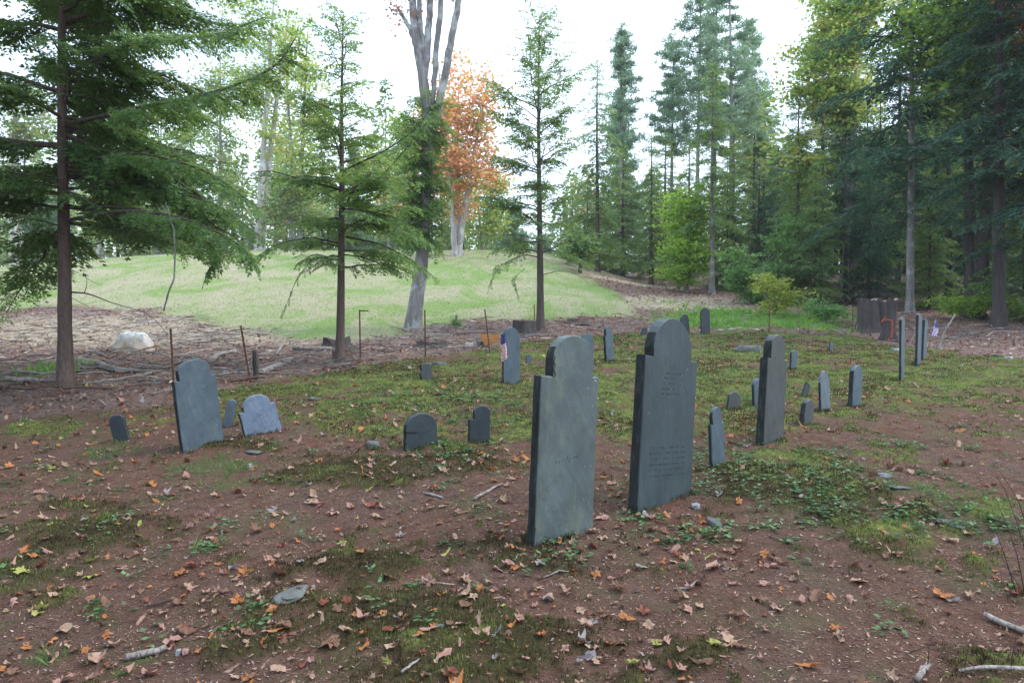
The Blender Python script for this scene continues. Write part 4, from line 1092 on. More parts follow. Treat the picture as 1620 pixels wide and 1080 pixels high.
def hemlock_mesh(seed, H, zb, Rm, ls, nb=90, rise=.25, droop=.3, prof=None, bare=.15, spc=None, tw=.34, wood=True, az=None, sparse=1.0, irr=.2):
    """returns list of (branch buf, crown buf); zb = crown base height"""
    rs = np.random.RandomState(seed); B = Buf(); C = Buf(); items = []
    prof = prof or (lambda t: (1 - t) ** .75 * min(1, .55 + t * 3))
    spc = spc or ls * 1.35
    for i in range(nb):
        t = ((i + rs.rand()) / nb); z = zb + (H - zb) * (t + rs.randn() * .012) ** .95 if t > .03 else zb
        L = Rm * prof(t) * (rs.uniform(.62, 1.15) if rs.rand() > irr else rs.uniform(.25, .7)) + .12
        a = i * 2.39996 + rs.randn() * .35
        if az is not None and rs.rand() < az[1]: a = az[0] + rs.randn() * .6
        h = np.array([math.cos(a), math.sin(a), 0]); rz = rise * (0.4 + 1.4 * t) + rs.randn() * .16; dr = droop * (1.15 - t) * rs.uniform(.6, 1.3)
        n = 9; s = np.linspace(0, 1, n); side = np.array([-h[1], h[0], 0]) * rs.randn() * .12
        pts = np.array([0, 0, z]) + h * (s * L)[:, None] + side * (L * s * s)[:, None]; pts[:, 2] += L * (rz * s - dr * s * s)
        pts[1:] += np.cumsum(rs.randn(n - 1, 3) * .018 * L, axis=0)
        r0 = .007 + .010 * L
        if wood: B.tube(pts, np.linspace(r0, r0 * .18, n), 4, cap=False)
        cl = rs.rand()
        tan = unit(np.gradient(pts, axis=0))
        s0 = bare if L > .5 else .02
        st = s0
        while st < 1:
            k = st * (n - 1); k0 = min(int(k), n - 2); f = k - k0
            p = pts[k0] * (1 - f) + pts[k0 + 1] * f; tt = tan[k0]
            for sg in (-1, 1):
                if rs.rand() > sparse: continue
                tl = min(tw * L, .9) * ((1 - st) ** .55) * min(1, .35 + st * 2.2) * rs.uniform(.6, 1.25) + ls * .9
                an = sg * rs.uniform(.7, 1.15); c_, s_ = math.cos(an), math.sin(an)
                d = np.array([tt[0] * c_ - tt[1] * s_, tt[0] * s_ + tt[1] * c_, tt[2] * .5 + rs.uniform(-.45, .05)])
                items.append((p, d, tl, np.clip(cl * .6 + rs.rand() * .4, 0, 1)))
            st += spc / max(L, .3) * rs.uniform(.8, 1.25)
        items.append((pts[-1], tan[-1] + np.array([0, 0, -.3]), max(ls * 2, .1 * L), cl))
    # leader
    for k in range(10):
        a = k * 2.4; items.append((np.array([0, 0, H - .05 * k * (H / 8)]), np.array([math.cos(a), math.sin(a), 1.0 - .05 * k]), ls * 2.5, .6))
    put_sprays(C, items, ls, rs)
    return B, C

def trunk_buf(H, r, seed, bend=(0, 0), seg=12, flare=1.5, wob=.02, top=.12):
    rs = np.random.RandomState(seed); n = 26; s = np.linspace(0, 1, n) ** 1.3
    z = -0.25 + (H + .25) * s
    x = bend[0] * s + wob * H * .2 * np.sin(s * 5 + seed) * s; y = bend[1] * s + wob * H * .2 * np.cos(s * 4 + seed) * s
    rr = r * ((1 - s) * (1 - top) + top) * (1 + (flare - 1) * np.exp(-(z + .05) / (r * 2.0)).clip(0, 1.6))
    b = Buf(); b.tube(np.stack([x, y, z], 1), rr, seg, rough=.05, rs=seed)
    return b, (lambda zz: (np.interp(zz, z, x), np.interp(zz, z, y)))

_hm = {}
def make_hemlock(name, c, H, r, label, group, bark='bark_hemlock', leaf='hemlock', bend=(0, 0), share=None, rz=0, cat='hemlock tree', **k):
    """c: base point"""
    e = empty(name, c, rz, label, cat, group)
    tb, path = trunk_buf(H, r, int(abs(c.x * 10)) + 1, bend); tb.build('trunk', MAT[bark], e)
    key = share
    if key is not None and key in _hm:
        mb, mc, H0 = _hm[key]; s = H / H0
        for nm, me in (('branches', mb), ('crown', mc)):
            o = bpy.data.objects.new(nm, me); COL.objects.link(o); o.parent = e; o.scale = (s, s, s)
            if MAT[leaf] is not me.materials[0] and nm == 'crown':
                o.material_slots[0].link = 'OBJECT'; o.material_slots[0].material = MAT[leaf]
        return e
    B, C = hemlock_mesh(H=H, **k)
    if abs(bend[0]) + abs(bend[1]) > 0:
        for bb in (B, C):
            for v in bb.v:
                bx, by = path(v[:, 2]); v[:, 0] += bx; v[:, 1] += by
    ob = B.build('branches', MAT[bark], e); oc = C.build('crown', MAT[leaf], e, smooth=False)
    if key is not None: _hm[key] = (ob.data, oc.data, H)
    return e

def top_h(px, py, base):
    """height so that the top shows at row py for the base's distance"""
    return P(px, py, base.y).z - base.z

HG = None
# --- the big hemlock by the frame's edge
c = Gz(103, 612)
e = make_hemlock('hemlock_tree', c, 8.6, .102, 'big dark hemlock with drooping boughs and bare lower trunk, beside a pale log', None, 'bark_red', 'hemlock', seed=3,
                 zb=2.35, Rm=3.7, ls=.072, nb=74, irr=.35, rise=.16, droop=.30, bare=.10, spc=.10, tw=.30, prof=lambda t: (1 - t) ** .55 * min(1, .75 + t * 2), az=(.15, .16))
# low boughs reaching out toward the young hemlock and a few dead lower branches, same tree
rs = np.random.RandomState(8); B = Buf(); C = Buf(); items = []
def bough(pts, r0, tlen, spc, rs, ls, s0=.1, cl=.6, leafy=1.0):
    pts = np.array([tuple(p) for p in pts]); q = np.linspace(0, 1, 16)
    pts = np.stack([np.interp(q, np.linspace(0, 1, len(pts)), pts[:, k]) for k in range(3)], 1)
    for _ in range(2): pts[1:-1] = (pts[:-2] + pts[1:-1] * 2 + pts[2:]) / 4
    B.tube(pts, np.linspace(r0, r0 * .2, 16), 5, cap=False)
    tan = unit(np.gradient(pts, axis=0)); L = np.linalg.norm(np.diff(pts, axis=0), axis=1).sum(); st = s0
    while st < 1 and leafy > 0:
        k = st * 15; k0 = min(int(k), 14); f = k - k0; p = pts[k0] * (1 - f) + pts[k0 + 1] * f; tt = tan[k0]
        for sg in (-1, 1):
            if rs.rand() > leafy: continue
            an = sg * rs.uniform(.6, 1.1); c_, s_ = math.cos(an), math.sin(an)
            d = np.array([tt[0] * c_ - tt[1] * s_, tt[0] * s_ + tt[1] * c_, tt[2] * .4 - rs.uniform(.1, .7)])
            items.append((p, d, tlen * (1.1 - st) ** .5 * rs.uniform(.6, 1.2), np.clip(cl + rs.randn() * .15, 0, 1)))
        st += spc / L
    if leafy > 0: items.append((pts[-1], tan[-1], tlen * .5, cl))
def loc(px, py, y): return P(px, py, y) - c
y0 = c.y
bough([loc(104, 350, y0), loc(200, 330, y0 - .7), loc(300, 345, y0 - 1.3), loc(380, 385, y0 - 1.6), loc(400, 415, y0 - 1.7)], .028, .46, .07, rs, .066, .3)
bough([loc(104, 330, y0), loc(190, 325, y0 - .4), loc(290, 350, y0 - .6), loc(350, 400, y0 - .7), loc(330, 430, y0 - .8)], .025, .42, .07, rs, .066, .35)
bough([loc(104, 300, y0), loc(220, 290, y0 - .5), loc(340, 320, y0 - .8), loc(420, 380, y0 - 1)], .025, .48, .07, rs, .066, .3)
bough([loc(104, 260, y0), loc(220, 240, y0 - .8), loc(330, 270, y0 - 1.4), loc(410, 330, y0 - 1.7)], .025, .46, .07, rs, .066, .25)
bough([loc(104, 200, y0), loc(220, 170, y0 - 1), loc(340, 150, y0 - 1.9), loc(440, 110, y0 - 2.4), loc(470, 60, y0 - 2.6)], .03, .5, .07, rs, .066, .2)
bough([loc(104, 120, y0), loc(230, 60, y0 - 1), loc(340, 60, y0 - 1.8), loc(420, 30, y0 - 2.2)], .03, .5, .07, rs, .066, .2)
bough([loc(104, 360, y0), loc(50, 345, y0 - .5), loc(-20, 365, y0 - .9)], .02, .34, .07, rs, .066, .2)
bough([loc(104, 330, y0), loc(40, 320, y0 + .3), loc(-40, 340, y0 + .5)], .02, .36, .07, rs, .066, .2)
bough([loc(104, 300, y0), loc(30, 280, y0 - .6), loc(-50, 290, y0 - .9)], .02, .4, .07, rs, .066, .15)
bough([loc(104, 345, y0), loc(150, 352, y0 - .2), loc(215, 380, y0 - .4)], .012, .26, .09, rs, .066, .3, leafy=.7)
# dead, bare lower branches
bough([loc(112, 462, y0), loc(140, 464, y0 - .1), loc(180, 480, y0 - .3), loc(227, 492, y0 - .5)], .014, .3, .1, rs, .06, .5, leafy=0)
bough([loc(227, 492, y0 - .5), loc(245, 505, y0 - .6), loc(258, 520, y0 - .7), loc(266, 535, y0 - .7)], .006, .3, .1, rs, .06, .5, leafy=0)
bough([loc(227, 492, y0 - .5), loc(233, 505, y0 - .5), loc(238, 522, y0 - .5)], .004, .3, .1, rs, .06, .5, leafy=0)
bough([loc(134, 463, y0 - .1), loc(138, 450, y0 - .15), loc(137, 436, y0 - .2)], .007, .3, .1, rs, .06, .5, leafy=0)
bough([loc(137, 440, y0 - .2), loc(150, 447, y0 - .3), loc(162, 452, y0 - .3)], .004, .3, .1, rs, .06, .5, leafy=0)
bough([loc(112, 470, y0), loc(140, 485, y0 - .1), loc(168, 503, y0 - .2)], .005, .3, .1, rs, .06, .5, leafy=0)
bough([loc(98, 438, y0), loc(60, 436, y0 - .1), loc(-10, 442, y0 - .2)], .009, .3, .1, rs, .06, .5, leafy=0)
bough([loc(98, 453, y0), loc(76, 452, y0 - .1)], .005, .3, .1, rs, .06, .5, leafy=0)
bough([loc(98, 420, y0), loc(70, 414, y0 - .1), loc(30, 412, y0 - .2)], .006, .3, .1, rs, .06, .5, leafy=0)
bough([loc(108, 414, y0), loc(130, 405, y0 - .1), loc(150, 392, y0 - .2), loc(160, 380, y0 - .2)], .006, .3, .1, rs, .06, .5, leafy=0)
bough([loc(98, 375, y0), loc(60, 365, y0 - .2), loc(0, 362, y0 - .4)], .008, .25, .12, rs, .06, .2, leafy=.5)
put_sprays(C, items, .066, rs); B.build('low_boughs', MAT['bark_hemlock'], e); C.build('crown_foliage', MAT['hemlock'], e, smooth=False)

# its neighbour standing just outside the frame's edge
make_hemlock('hemlock_tree', Vector((-11.6, 10.8, float(hz(-11.6, 10.8)))), 10, .15, 'dark hemlock behind and beside the big one at the frame edge, only boughs showing', None, 'bark_hemlock', 'hemlock', seed=31,
             zb=2.6, Rm=3.6, ls=.10, nb=62, rise=.14, droop=.25, bare=.12, spc=.12, tw=.3, prof=lambda t: (1 - t) ** .5)

# --- young hemlock in the middle
c = Gz(537, 574); H = top_h(545, 10, c) - .25
e = make_hemlock('hemlock_tree', c, H, .088, 'young hemlock with slim pale trunk and open rising branches, before the green hill', None, 'bark_red', 'hemlock_light', bend=(.1, 0), seed=14,
             zb=1.75, Rm=1.75, ls=.078, nb=52, irr=.65, rise=.5, droop=.32, bare=.10, spc=.085, tw=.46, sparse=.9, prof=lambda t: (1 - t) ** .5 * min(1, .6 + t * 2), az=(0, .0))
rs = np.random.RandomState(9); B = Buf(); C = Buf(); items = []; y0 = c.y
bough([loc(545, 312, y0), loc(600, 285, y0 - .2), loc(640, 240, y0 - .4), loc(680, 190, y0 - .5)], .022, .34, .085, rs, .066, .3, .5)
bough([loc(545, 270, y0), loc(610, 240, y0 - .3), loc(660, 205, y0 - .5), loc(690, 160, y0 - .6)], .02, .34, .085, rs, .066, .3, .5)
bough([loc(548, 375, y0), loc(600, 385, y0 - .3), loc(650, 410, y0 - .5), loc(690, 440, y0 - .6)], .02, .38, .075, rs, .066, .25, .7)
bough([loc(540, 402, y0), loc(580, 408, y0 - .3), loc(620, 425, y0 - .5), loc(655, 440, y0 - .6)], .014, .28, .11, rs, .066, .3, .8, leafy=.6)
bough([loc(537, 330, y0), loc(590, 335, y0 - .4), loc(640, 350, y0 - .7), loc(680, 385, y0 - .8)], .02, .42, .075, rs, .066, .25, .5)
bough([loc(537, 300, y0), loc(480, 285, y0 - .3), loc(430, 270, y0 - .6), loc(390, 275, y0 - .7)], .02, .36, .085, rs, .066, .25, .5)
bough([loc(537, 385, y0), loc(490, 375, y0 - .4), loc(440, 385, y0 - .7), loc(400, 410, y0 - .9)], .018, .38, .08, rs, .066, .25, .8)
bough([loc(535, 412, y0), loc(500, 405, y0 - .3), loc(470, 440, y0 - .5), loc(450, 490, y0 - .6)], .013, .26, .11, rs, .066, .3, .9, leafy=.65)
bough([loc(537, 345, y0), loc(480, 350, y0 + .4), loc(420, 365, y0 + .6)], .016, .34, .09, rs, .066, .25, .6)
bough([loc(537, 340, y0), loc(560, 330, y0 - .8), loc(600, 345, y0 - 1.2)], .016, .3, .09, rs, .066, .25, .6)
put_sprays(C, items, .066, rs); B.build('low_boughs', MAT['bark_dark'], e); C.build('crown_foliage', MAT['hemlock_light'], e, smooth=False)

# --- sparse open hemlock right of centre
c = Gz(855, 522); H = top_h(852, 14, c) - .4
e = make_hemlock('hemlock_tree', c, H, .11, 'slender see through hemlock with thin crown against bright sky, near the pale topped stump', None, 'bark_hemlock', 'hemlock', bend=(-.05, 0), seed=23,
             zb=2.1, Rm=1.95, ls=.098, nb=84, irr=.6, rise=.75, droop=.38, bare=.30, spc=.10, tw=.42, sparse=1, prof=lambda t: (1 - t) ** .42 * min(1, .7 + t * 1.5))
rs = np.random.RandomState(19); B = Buf(); C = Buf(); items = []; y0 = c.y
bough([loc(856, 408, y0), loc(830, 402, y0 - .5), loc(790, 420, y0 - 1.2), loc(775, 450, y0 - 1.4)], .022, .4, .12, rs, .08, .4, .9, leafy=.7)
bough([loc(856, 380, y0), loc(825, 372, y0 - .5), loc(780, 372, y0 - 1.2), loc(740, 380, y0 - 1.6)], .02, .45, .11, rs, .08, .4, .8, leafy=.9)
bough([loc(856, 360, y0), loc(820, 330, y0 - .3), loc(780, 300, y0 - .5)], .02, .4, .13, rs, .08, .4, .6, leafy=.8)
bough([loc(858, 435, y0), loc(885, 428, y0 - .4), loc(910, 432, y0 - .8), loc(935, 450, y0 - 1)], .012, .3, .2, rs, .08, .4, .9, leafy=0)
bough([loc(858, 400, y0), loc(890, 385, y0 - .3), loc(920, 380, y0 - .5)], .014, .35, .13, rs, .08, .3, .7, leafy=.7)
bough([loc(830, 425, y0 - .6), loc(812, 440, y0 - .8), loc(820, 470, y0 - .8)], .008, .25, .15, rs, .08, .3, .9, leafy=.7)
put_sprays(C, items, .08, rs); B.build('low_boughs', MAT['bark_hemlock'], e); C.build('crown_foliage', MAT['hemlock'], e, smooth=False)

# ------------------------------------------------------------------ broadleaf trees
def broadleaf(name, c, stems, label, cat, bark, leaf, crown, leafsize=.10, nleaf=14000, seed=1, group=None, limbs=26, clumpr=.55, flat=.45, reach=None, leaf2=None):
    """stems: list of [(x,y,z,r)...] paths relative to c; crown: (cx,cy,cz,rx,ry,rz) ellipsoids list with weights"""
    rs = np.random.RandomState(seed); e = empty(name, c, 0, label, cat, group)
    b = Buf(); allp = []
    for st in stems:
        st = np.array(st, float); q = np.linspace(0, 1, 22); s0 = np.linspace(0, 1, len(st))
        pts = np.stack([np.interp(q, s0, st[:, k]) for k in range(4)], 1)
        for _ in range(2): pts[1:-1] = (pts[:-2] + 2 * pts[1:-1] + pts[2:]) / 4
        pts[1:-1, :2] += rs.randn(20, 2) * pts[1:-1, 3:4] * .15
        b.tube(pts[:, :3], pts[:, 3], 10, rough=.07, rs=seed); allp.append(pts)
    b.build('trunk', MAT[bark], e)
    allp = np.vstack(allp)
    B = Buf(); cents = []; cl = []
    crown = np.array(crown, float); w = crown[:, 3] * crown[:, 4] * crown[:, 5]; w /= w.sum()
    for i in range(limbs):
        k = rs.choice(len(crown), p=w); cc = crown[k]; v = rs.randn(3); v /= np.linalg.norm(v); v *= rs.rand() ** .4
        tgt = cc[:3] + v * cc[3:6]
        cand = allp[allp[:, 2] < tgt[2] - .1]
        if not len(cand): cand = allp
        dd = np.linalg.norm(cand[:, :3] - tgt, axis=1) + .6 * np.abs(tgt[2] - cand[:, 2] - .35 * np.linalg.norm(cand[:, :2] - tgt[:2], axis=1))
        s0 = cand[np.argmin(dd)]; L = np.linalg.norm(tgt - s0[:3])
        mid = (s0[:3] + tgt) / 2 + np.array([0, 0, .08 * L]) + rs.randn(3) * .04 * L
        r0 = min(s0[3] * .6, .012 + .014 * L)
        qq = np.linspace(0, 1, 7)[:, None]; pts = (1 - qq) ** 2 * s0[:3] + 2 * qq * (1 - qq) * mid + qq ** 2 * tgt
        B.tube(pts, np.linspace(r0, r0 * .25, 7), 4, cap=False)
        for f in range(5):
            a0 = pts[rs.randint(2, 7)]; d_ = rs.randn(3) * [1, 1, .5]; d_ = d_ / np.linalg.norm(d_) * clumpr * rs.uniform(.6, 1.7)
            en = a0 + d_; B.tube([a0, (a0 + en) / 2 + [0, 0, .04], en], [r0 * .3, r0 * .2, r0 * .08], 3, cap=False)
            cents.append(en); cl.append(rs.rand())
            cents.append((a0 + en) / 2); cl.append(cl[-1])
    B.build('branches', MAT[bark], e)
    cents = np.array(cents); cl = np.array(cl); m = len(cents)
    i = rs.randint(0, m, nleaf); cr = clumpr * .5 * (.5 + rs.rand(m))
    p = cents[i] + rs.randn(nleaf, 3) * cr[i][:, None] * [1, 1, flat]
    n_ = unit(rs.randn(nleaf, 3) * .7 + np.array([0, 0, 1.0])); d = unit(np.cross(n_, rs.randn(nleaf, 3))); s = np.cross(n_, d)
    L = leafsize * rs.uniform(.6, 1.2, nleaf)[:, None]
    C = Buf(); C.quads(np.stack([p, p + d * L * .5 + s * L * .45, p + d * L, p + d * L * .5 - s * L * .45], 1), rs.rand(nleaf), cl[i])
    C.build('crown', MAT[leaf], e, smooth=False)
    return e

# forked maple
c = Gz(655, 519); y0 = c.y
def lp(px, py, r, dy=0): q = P(px, py, y0 + dy) - c; return (q.x, q.y, q.z, px2m(r, y0))
stems = [[lp(654, 545, 17), lp(655, 515, 14), lp(660, 470, 11.5), lp(668, 400, 10), lp(676, 300, 9), (lp(678, 240, 9.5)), lp(675, 190, 9.5), lp(668, 120, 7.5), lp(660, 70, 6.5), lp(652, 0, 5.5), lp(640, -90, 4)],
         [lp(669, 130, 5), lp(672, 90, 3.5), lp(664, 40, 4.5), lp(662, -60, 3)],
         [lp(671, 150, 6), lp(677, 70, 5.5), lp(680, 20, 5), lp(688, -80, 4)],
         [lp(680, 215, 4, .2), lp(686, 150, 4), lp(690, 90, 4.5), lp(697, 20, 4.5), lp(704, -80, 3)],
         [lp(681, 230, 6, .2), lp(694, 170, 6.3), lp(705, 110, 6), lp(718, 50, 5.5), lp(727, 0, 5), lp(735, -80, 4)],
         [lp(663, 85, 5), lp(648, 45, 3.5), lp(630, 15, 2)]]
q = lambda px, py, rx, ry: (*tuple(P(px, py, y0) - c), px2m(rx, y0), px2m(rx, y0) * .8, px2m(ry, y0))
broadleaf('maple_tree', c, stems, 'big grey maple trunk forking high into several bare stems, before the orange maple', 'maple tree', 'bark_maple', 'maple_pink',
          [q(600, 15, 60, 20), q(700, -60, 120, 50), q(640, 10, 50, 30)], .10, 1300, 4, limbs=26, clumpr=.35)
# mossy vine like foliage clinging to its trunk
rs = np.random.RandomState(5); C = Buf(); items = []; B = Buf()
for k in range(320):
    t = rs.rand() ** .8; pz = 150 + 230 * t; px_ = np.interp(pz, [150, 240, 300, 400], [672, 679, 676, 668]); a = rs.rand() * 6.28
    p0 = np.array(P(px_, pz, y0) - c) + np.array([rs.randn() * .32 - .08, rs.randn() * .3, 0]); items.append((p0, np.array([math.cos(a), math.sin(a) - .3, .1 - .9 * rs.rand()]), rs.uniform(.3, .95), rs.rand()))
put_sprays(C, items, .085, rs); o = C.build('climbing_foliage', MAT['hemlock_light'], bpy.data.objects['maple_tree'], smooth=False)

def stemset(c, H, r, n, spread, seed, lean=(0, 0)):
    rs = np.random.RandomState(seed); out = []
    for i in range(n):
        a = rs.rand() * 6.28 if n > 1 else 0; sp = spread * (1 if n > 1 else 0)
        out.append([(math.cos(a) * r * (n > 1) * .8, math.sin(a) * r * .8 * (n > 1), -.4, r * 1.35), (math.cos(a) * r * (n > 1), math.sin(a) * r * (n > 1), .4, r), (math.cos(a) * sp * .4 + lean[0] * .4, math.sin(a) * sp * .4 + lean[1] * .4, H * .4, r * .75), (math.cos(a) * sp + lean[0], math.sin(a) * sp + lean[1], H * .92, r * .2)])
    return out
def far(px, D): 
    x_ = (px - CX) / F * D; return Vector((x_, D, float(hz(x_, D))))
def bl(name, px, D, toppy, crown_px, label, cat, bark, leaf, ls, nl, seed, r=.16, nst=1, spread=1.2, base=None, limbs=30, clumpr=.6, lean=(0, 0), group=None, flat=.45):
    c = base if base is not None else far(px, D); y_ = c.y; H = P(px, toppy, y_).z - c.z
    cr = []
    for (a, b_, rx, ry) in crown_px:
        v = P(a, b_, y_) - c; cr.append((v.x, v.y, v.z, rx * y_ / F, rx * y_ / F, ry * y_ / F))
    return broadleaf(name, c, stemset(c, H, r, nst, spread, seed, lean), label, cat, bark, leaf, cr, ls, nl, seed, group, limbs, clumpr, flat)

bl('maple_tree', 722, 0, 95, [(735, 120, 38, 45), (705, 200, 62, 55), (730, 265, 72, 50), (700, 325, 56, 22), (675, 240, 35, 70), (755, 170, 42, 60)], 'blazing orange maple with several pale stems on the crest of the hill', 'maple tree', 'bark_pale', 'maple_orange', .22, 11000, 41, .17, 4, 1.9, base=Gz(722, 405), limbs=110, clumpr=.8)
bl('maple_tree', 765, 56, 240, [(760, 330, 55, 35), (750, 370, 45, 22), (785, 290, 30, 40)], 'yellow and gold maple low behind the orange one', 'maple tree', 'bark_grey', 'maple_yellow', .24, 5000, 42, .12, 2, 1.2, limbs=30, clumpr=.8)
bl('maple_tree', 620, 60, 190, [(610, 260, 60, 50), (600, 340, 60, 40), (640, 200, 30, 40)], 'yellow green maple with orange tints behind the young hemlock', 'maple tree', 'bark_grey', 'maple_yellow', .26, 6500, 43, .15, 2, 1.5, limbs=36, clumpr=.9)
bl('maple_tree', 408, 52, -20, [(430, 60, 60, 70), (400, 140, 50, 60), (460, 120, 50, 60), (440, 210, 50, 40)], 'tall pale twin trunked maple with thin yellow green crown', 'maple tree', 'bark_pale', 'maple_yellow', .22, 7500, 44, .27, 2, 1.5, limbs=40, clumpr=.8, lean=(1.0, 0))
bl('maple_tree', 470, 58, 20, [(480, 80, 45, 60), (500, 170, 50, 60), (470, 260, 50, 60), (500, 300, 50, 30)], 'slim grey maple with orange tinted leaves beside the pale twin trunk', 'maple tree', 'bark_grey', 'maple_yellow', .24, 7500, 45, .22, 2, 1.0, limbs=40, clumpr=.8)
bl('maple_tree', 460, 50, 270, [(455, 310, 50, 30), (500, 330, 50, 25), (420, 330, 30, 30)], 'low spreading green and orange tree on the hill crest', 'maple tree', 'bark_grey', 'mixed', .24, 5500, 46, .18, 1, 1.0, limbs=28, clumpr=.8)
bl('maple_tree', 27, 48, 120, [(20, 240, 60, 70), (60, 180, 50, 50)], 'broad pale trunk with hazy crown at the hill edge, behind the big hemlock', 'maple tree', 'bark_pale', 'mixed', .24, 4500, 47, .38, 1, 1, limbs=26, clumpr=.9)
bl('maple_tree', 155, 60, 200, [(150, 330, 60, 35), (200, 350, 60, 28), (170, 260, 50, 40)], 'pale slender trunk with yellow crown on the skyline past the boulder', 'maple tree', 'bark_pale', 'maple_yellow', .24, 6500, 48, .2, 2, .8, limbs=30, clumpr=.9)
bl('maple_tree', 250, 64, 150, [(250, 300, 60, 50), (290, 350, 60, 30), (300, 230, 40, 50)], 'green and yellow tree on the skyline beyond the hanging dead branch', 'maple tree', 'bark_grey', 'maple_green', .26, 7000, 49, .2, 2, .8, limbs=34, clumpr=1)
bl('maple_tree', 350, 62, 60, [(350, 260, 50, 60), (340, 160, 50, 70), (370, 340, 40, 30)], 'tall thin crowned green tree between the big hemlock and the pale twin trunk', 'maple tree', 'bark_grey', 'mixed', .26, 6500, 50, .22, 1, .8, limbs=34, clumpr=1)
# right wood broadleaves
bl('maple_tree', 1335, 29, -120, [(1300, 60, 55, 60), (1350, 20, 60, 60), (1270, 120, 40, 60), (1310, 150, 60, 40), (1260, 200, 30, 30), (1230, 250, 30, 30)], 'yellow green maple turning orange at the edge of the dark woods', 'maple tree', 'bark_pale', 'maple_yellow', .17, 16000, 51, .14, 1, 1, limbs=70, clumpr=.6, lean=(.8, 0))
bl('maple_tree', 1540, 22, -150, [(1480, 30, 60, 60), (1540, 90, 60, 60), (1590, 30, 50, 70), (1500, 130, 60, 40), (1440, 60, 50, 60)], 'tall dark stemmed maple with fresh green leaves above the woodland hemlocks', 'maple tree', 'bark_dark', 'maple_green', .15, 15000, 52, .2, 3, 1.2, limbs=70, clumpr=.6)
bl('maple_tree', 1500, 46, -50, [(1480, 220, 80, 60), (1540, 300, 80, 60), (1420, 300, 60, 60), (1580, 400, 60, 50), (1500, 400, 60, 40)], 'yellow green tree glowing through gaps deep in the woods', 'maple tree', 'bark_dark', 'maple_green', .24, 9000, 53, .2, 2, 1.2, limbs=50, clumpr=.9)
bl('maple_tree', 1660, 19, -100, [(1610, 30, 22, 30), (1625, 90, 18, 20), (1680, 40, 40, 60)], 'red leaved maple at the frame edge showing a few red sprays', 'maple tree', 'bark_dark', 'maple_red', .12, 3000, 54, .12, 1, 1, limbs=24, clumpr=.35)
bl('beech_tree', 1085, 34, 280, [(1090, 310, 30, 20), (1085, 350, 38, 25), (1085, 395, 42, 28), (1080, 430, 44, 18)], 'small bright yellow green beech in layers at the wood edge', 'beech tree', 'bark_grey', 'beech', .15, 12000, 55, .06, 2, .8, base=Gz(1085, 463), limbs=70, clumpr=.5, flat=.16)
bl('sapling', 1180, 28, 395, [(1165, 430, 30, 20), (1195, 450, 38, 24), (1158, 408, 16, 16), (1210, 475, 26, 10)], 'light green leafy sapling between the beech and the yellow shrub', 'sapling', 'bark_grey', 'sapling', .12, 5200, 56, .03, 3, .8, base=Gz(1185, 482), limbs=40, clumpr=.35, flat=.2)
bl('sapling', 1232, 28, 330, [(1235, 400, 24, 36), (1225, 440, 30, 25), (1250, 360, 20, 20)], 'taller bluish green sapling behind the yellow shrub', 'sapling', 'bark_grey', 'sapling', .13, 3200, 57, .04, 2, .8, base=Gz(1235, 478), limbs=40, clumpr=.4, flat=.25)
bl('shrub', 1225, 22, 425, [(1225, 450, 34, 10), (1255, 466, 26, 5), (1205, 440, 18, 8), (1196, 486, 8, 16), (1235, 480, 30, 8), (1262, 478, 16, 4)], 'yellow green shrub with airy flat sprays behind a dark steel post', 'shrub', 'bark_grey', 'shrub_yellow', .075, 3400, 58, .018, 4, .5, base=Gz(1222, 502), limbs=46, clumpr=.22, flat=.15)
bl('shrub', 1525, 24, 455, [(1500, 478, 26, 10), (1530, 485, 28, 10), (1555, 460, 18, 14)], 'bright green seedlings under the dark hemlocks past the edge on slabs', 'shrub', 'bark_grey', 'beech', .085, 1700, 59, .012, 4, .5, base=Gz(1520, 508), limbs=34, clumpr=.25, flat=.2)
bl('shrub', 1310, 24, 470, [(1310, 490, 25, 10), (1290, 480, 18, 10)], 'small green shrub at the wood edge before the dark triple stump', 'shrub', 'bark_grey', 'sapling', .08, 1400, 60, .012, 4, .4, base=Gz(1308, 512), limbs=26, clumpr=.22, flat=.25)
bl('shrub', 1592, 22, 455, [(1595, 480, 24, 14), (1570, 470, 18, 10)], 'green shrub low beside the thick dark trunk by the woods', 'shrub', 'bark_grey', 'maple_green', .085, 1500, 61, .012, 4, .4, base=Gz(1600, 512), limbs=26, clumpr=.25, flat=.25)
bl('shrub', 940, 44, 395, [(890, 405, 26, 12), (945, 415, 20, 12), (1040, 425, 20, 10)], 'hazy low brush at the top of the path', 'shrub', 'bark_grey', 'mixed', .2, 2200, 62, .03, 4, 1.2, limbs=26, clumpr=.5)
bl('shrub', 722, 19, 500, [(722, 511, 8, 5)], 'tiny dark evergreen seedling at the foot of the lawn', 'shrub', 'bark_grey', 'hemlock', .05, 500, 63, .01, 3, .1, base=Gz(722, 517), limbs=12, clumpr=.08)
# small sapling at the crest right of the sparse hemlock
bl('sapling', 918, 38, 365, [(915, 385, 26, 14), (935, 395, 16, 12)], 'lone crooked small tree standing where lawn meets path', 'small tree', 'bark_dark', 'hemlock', .16, 2200, 64, .09, 1, .3, base=Gz(918, 432), limbs=26, clumpr=.4, flat=.25)

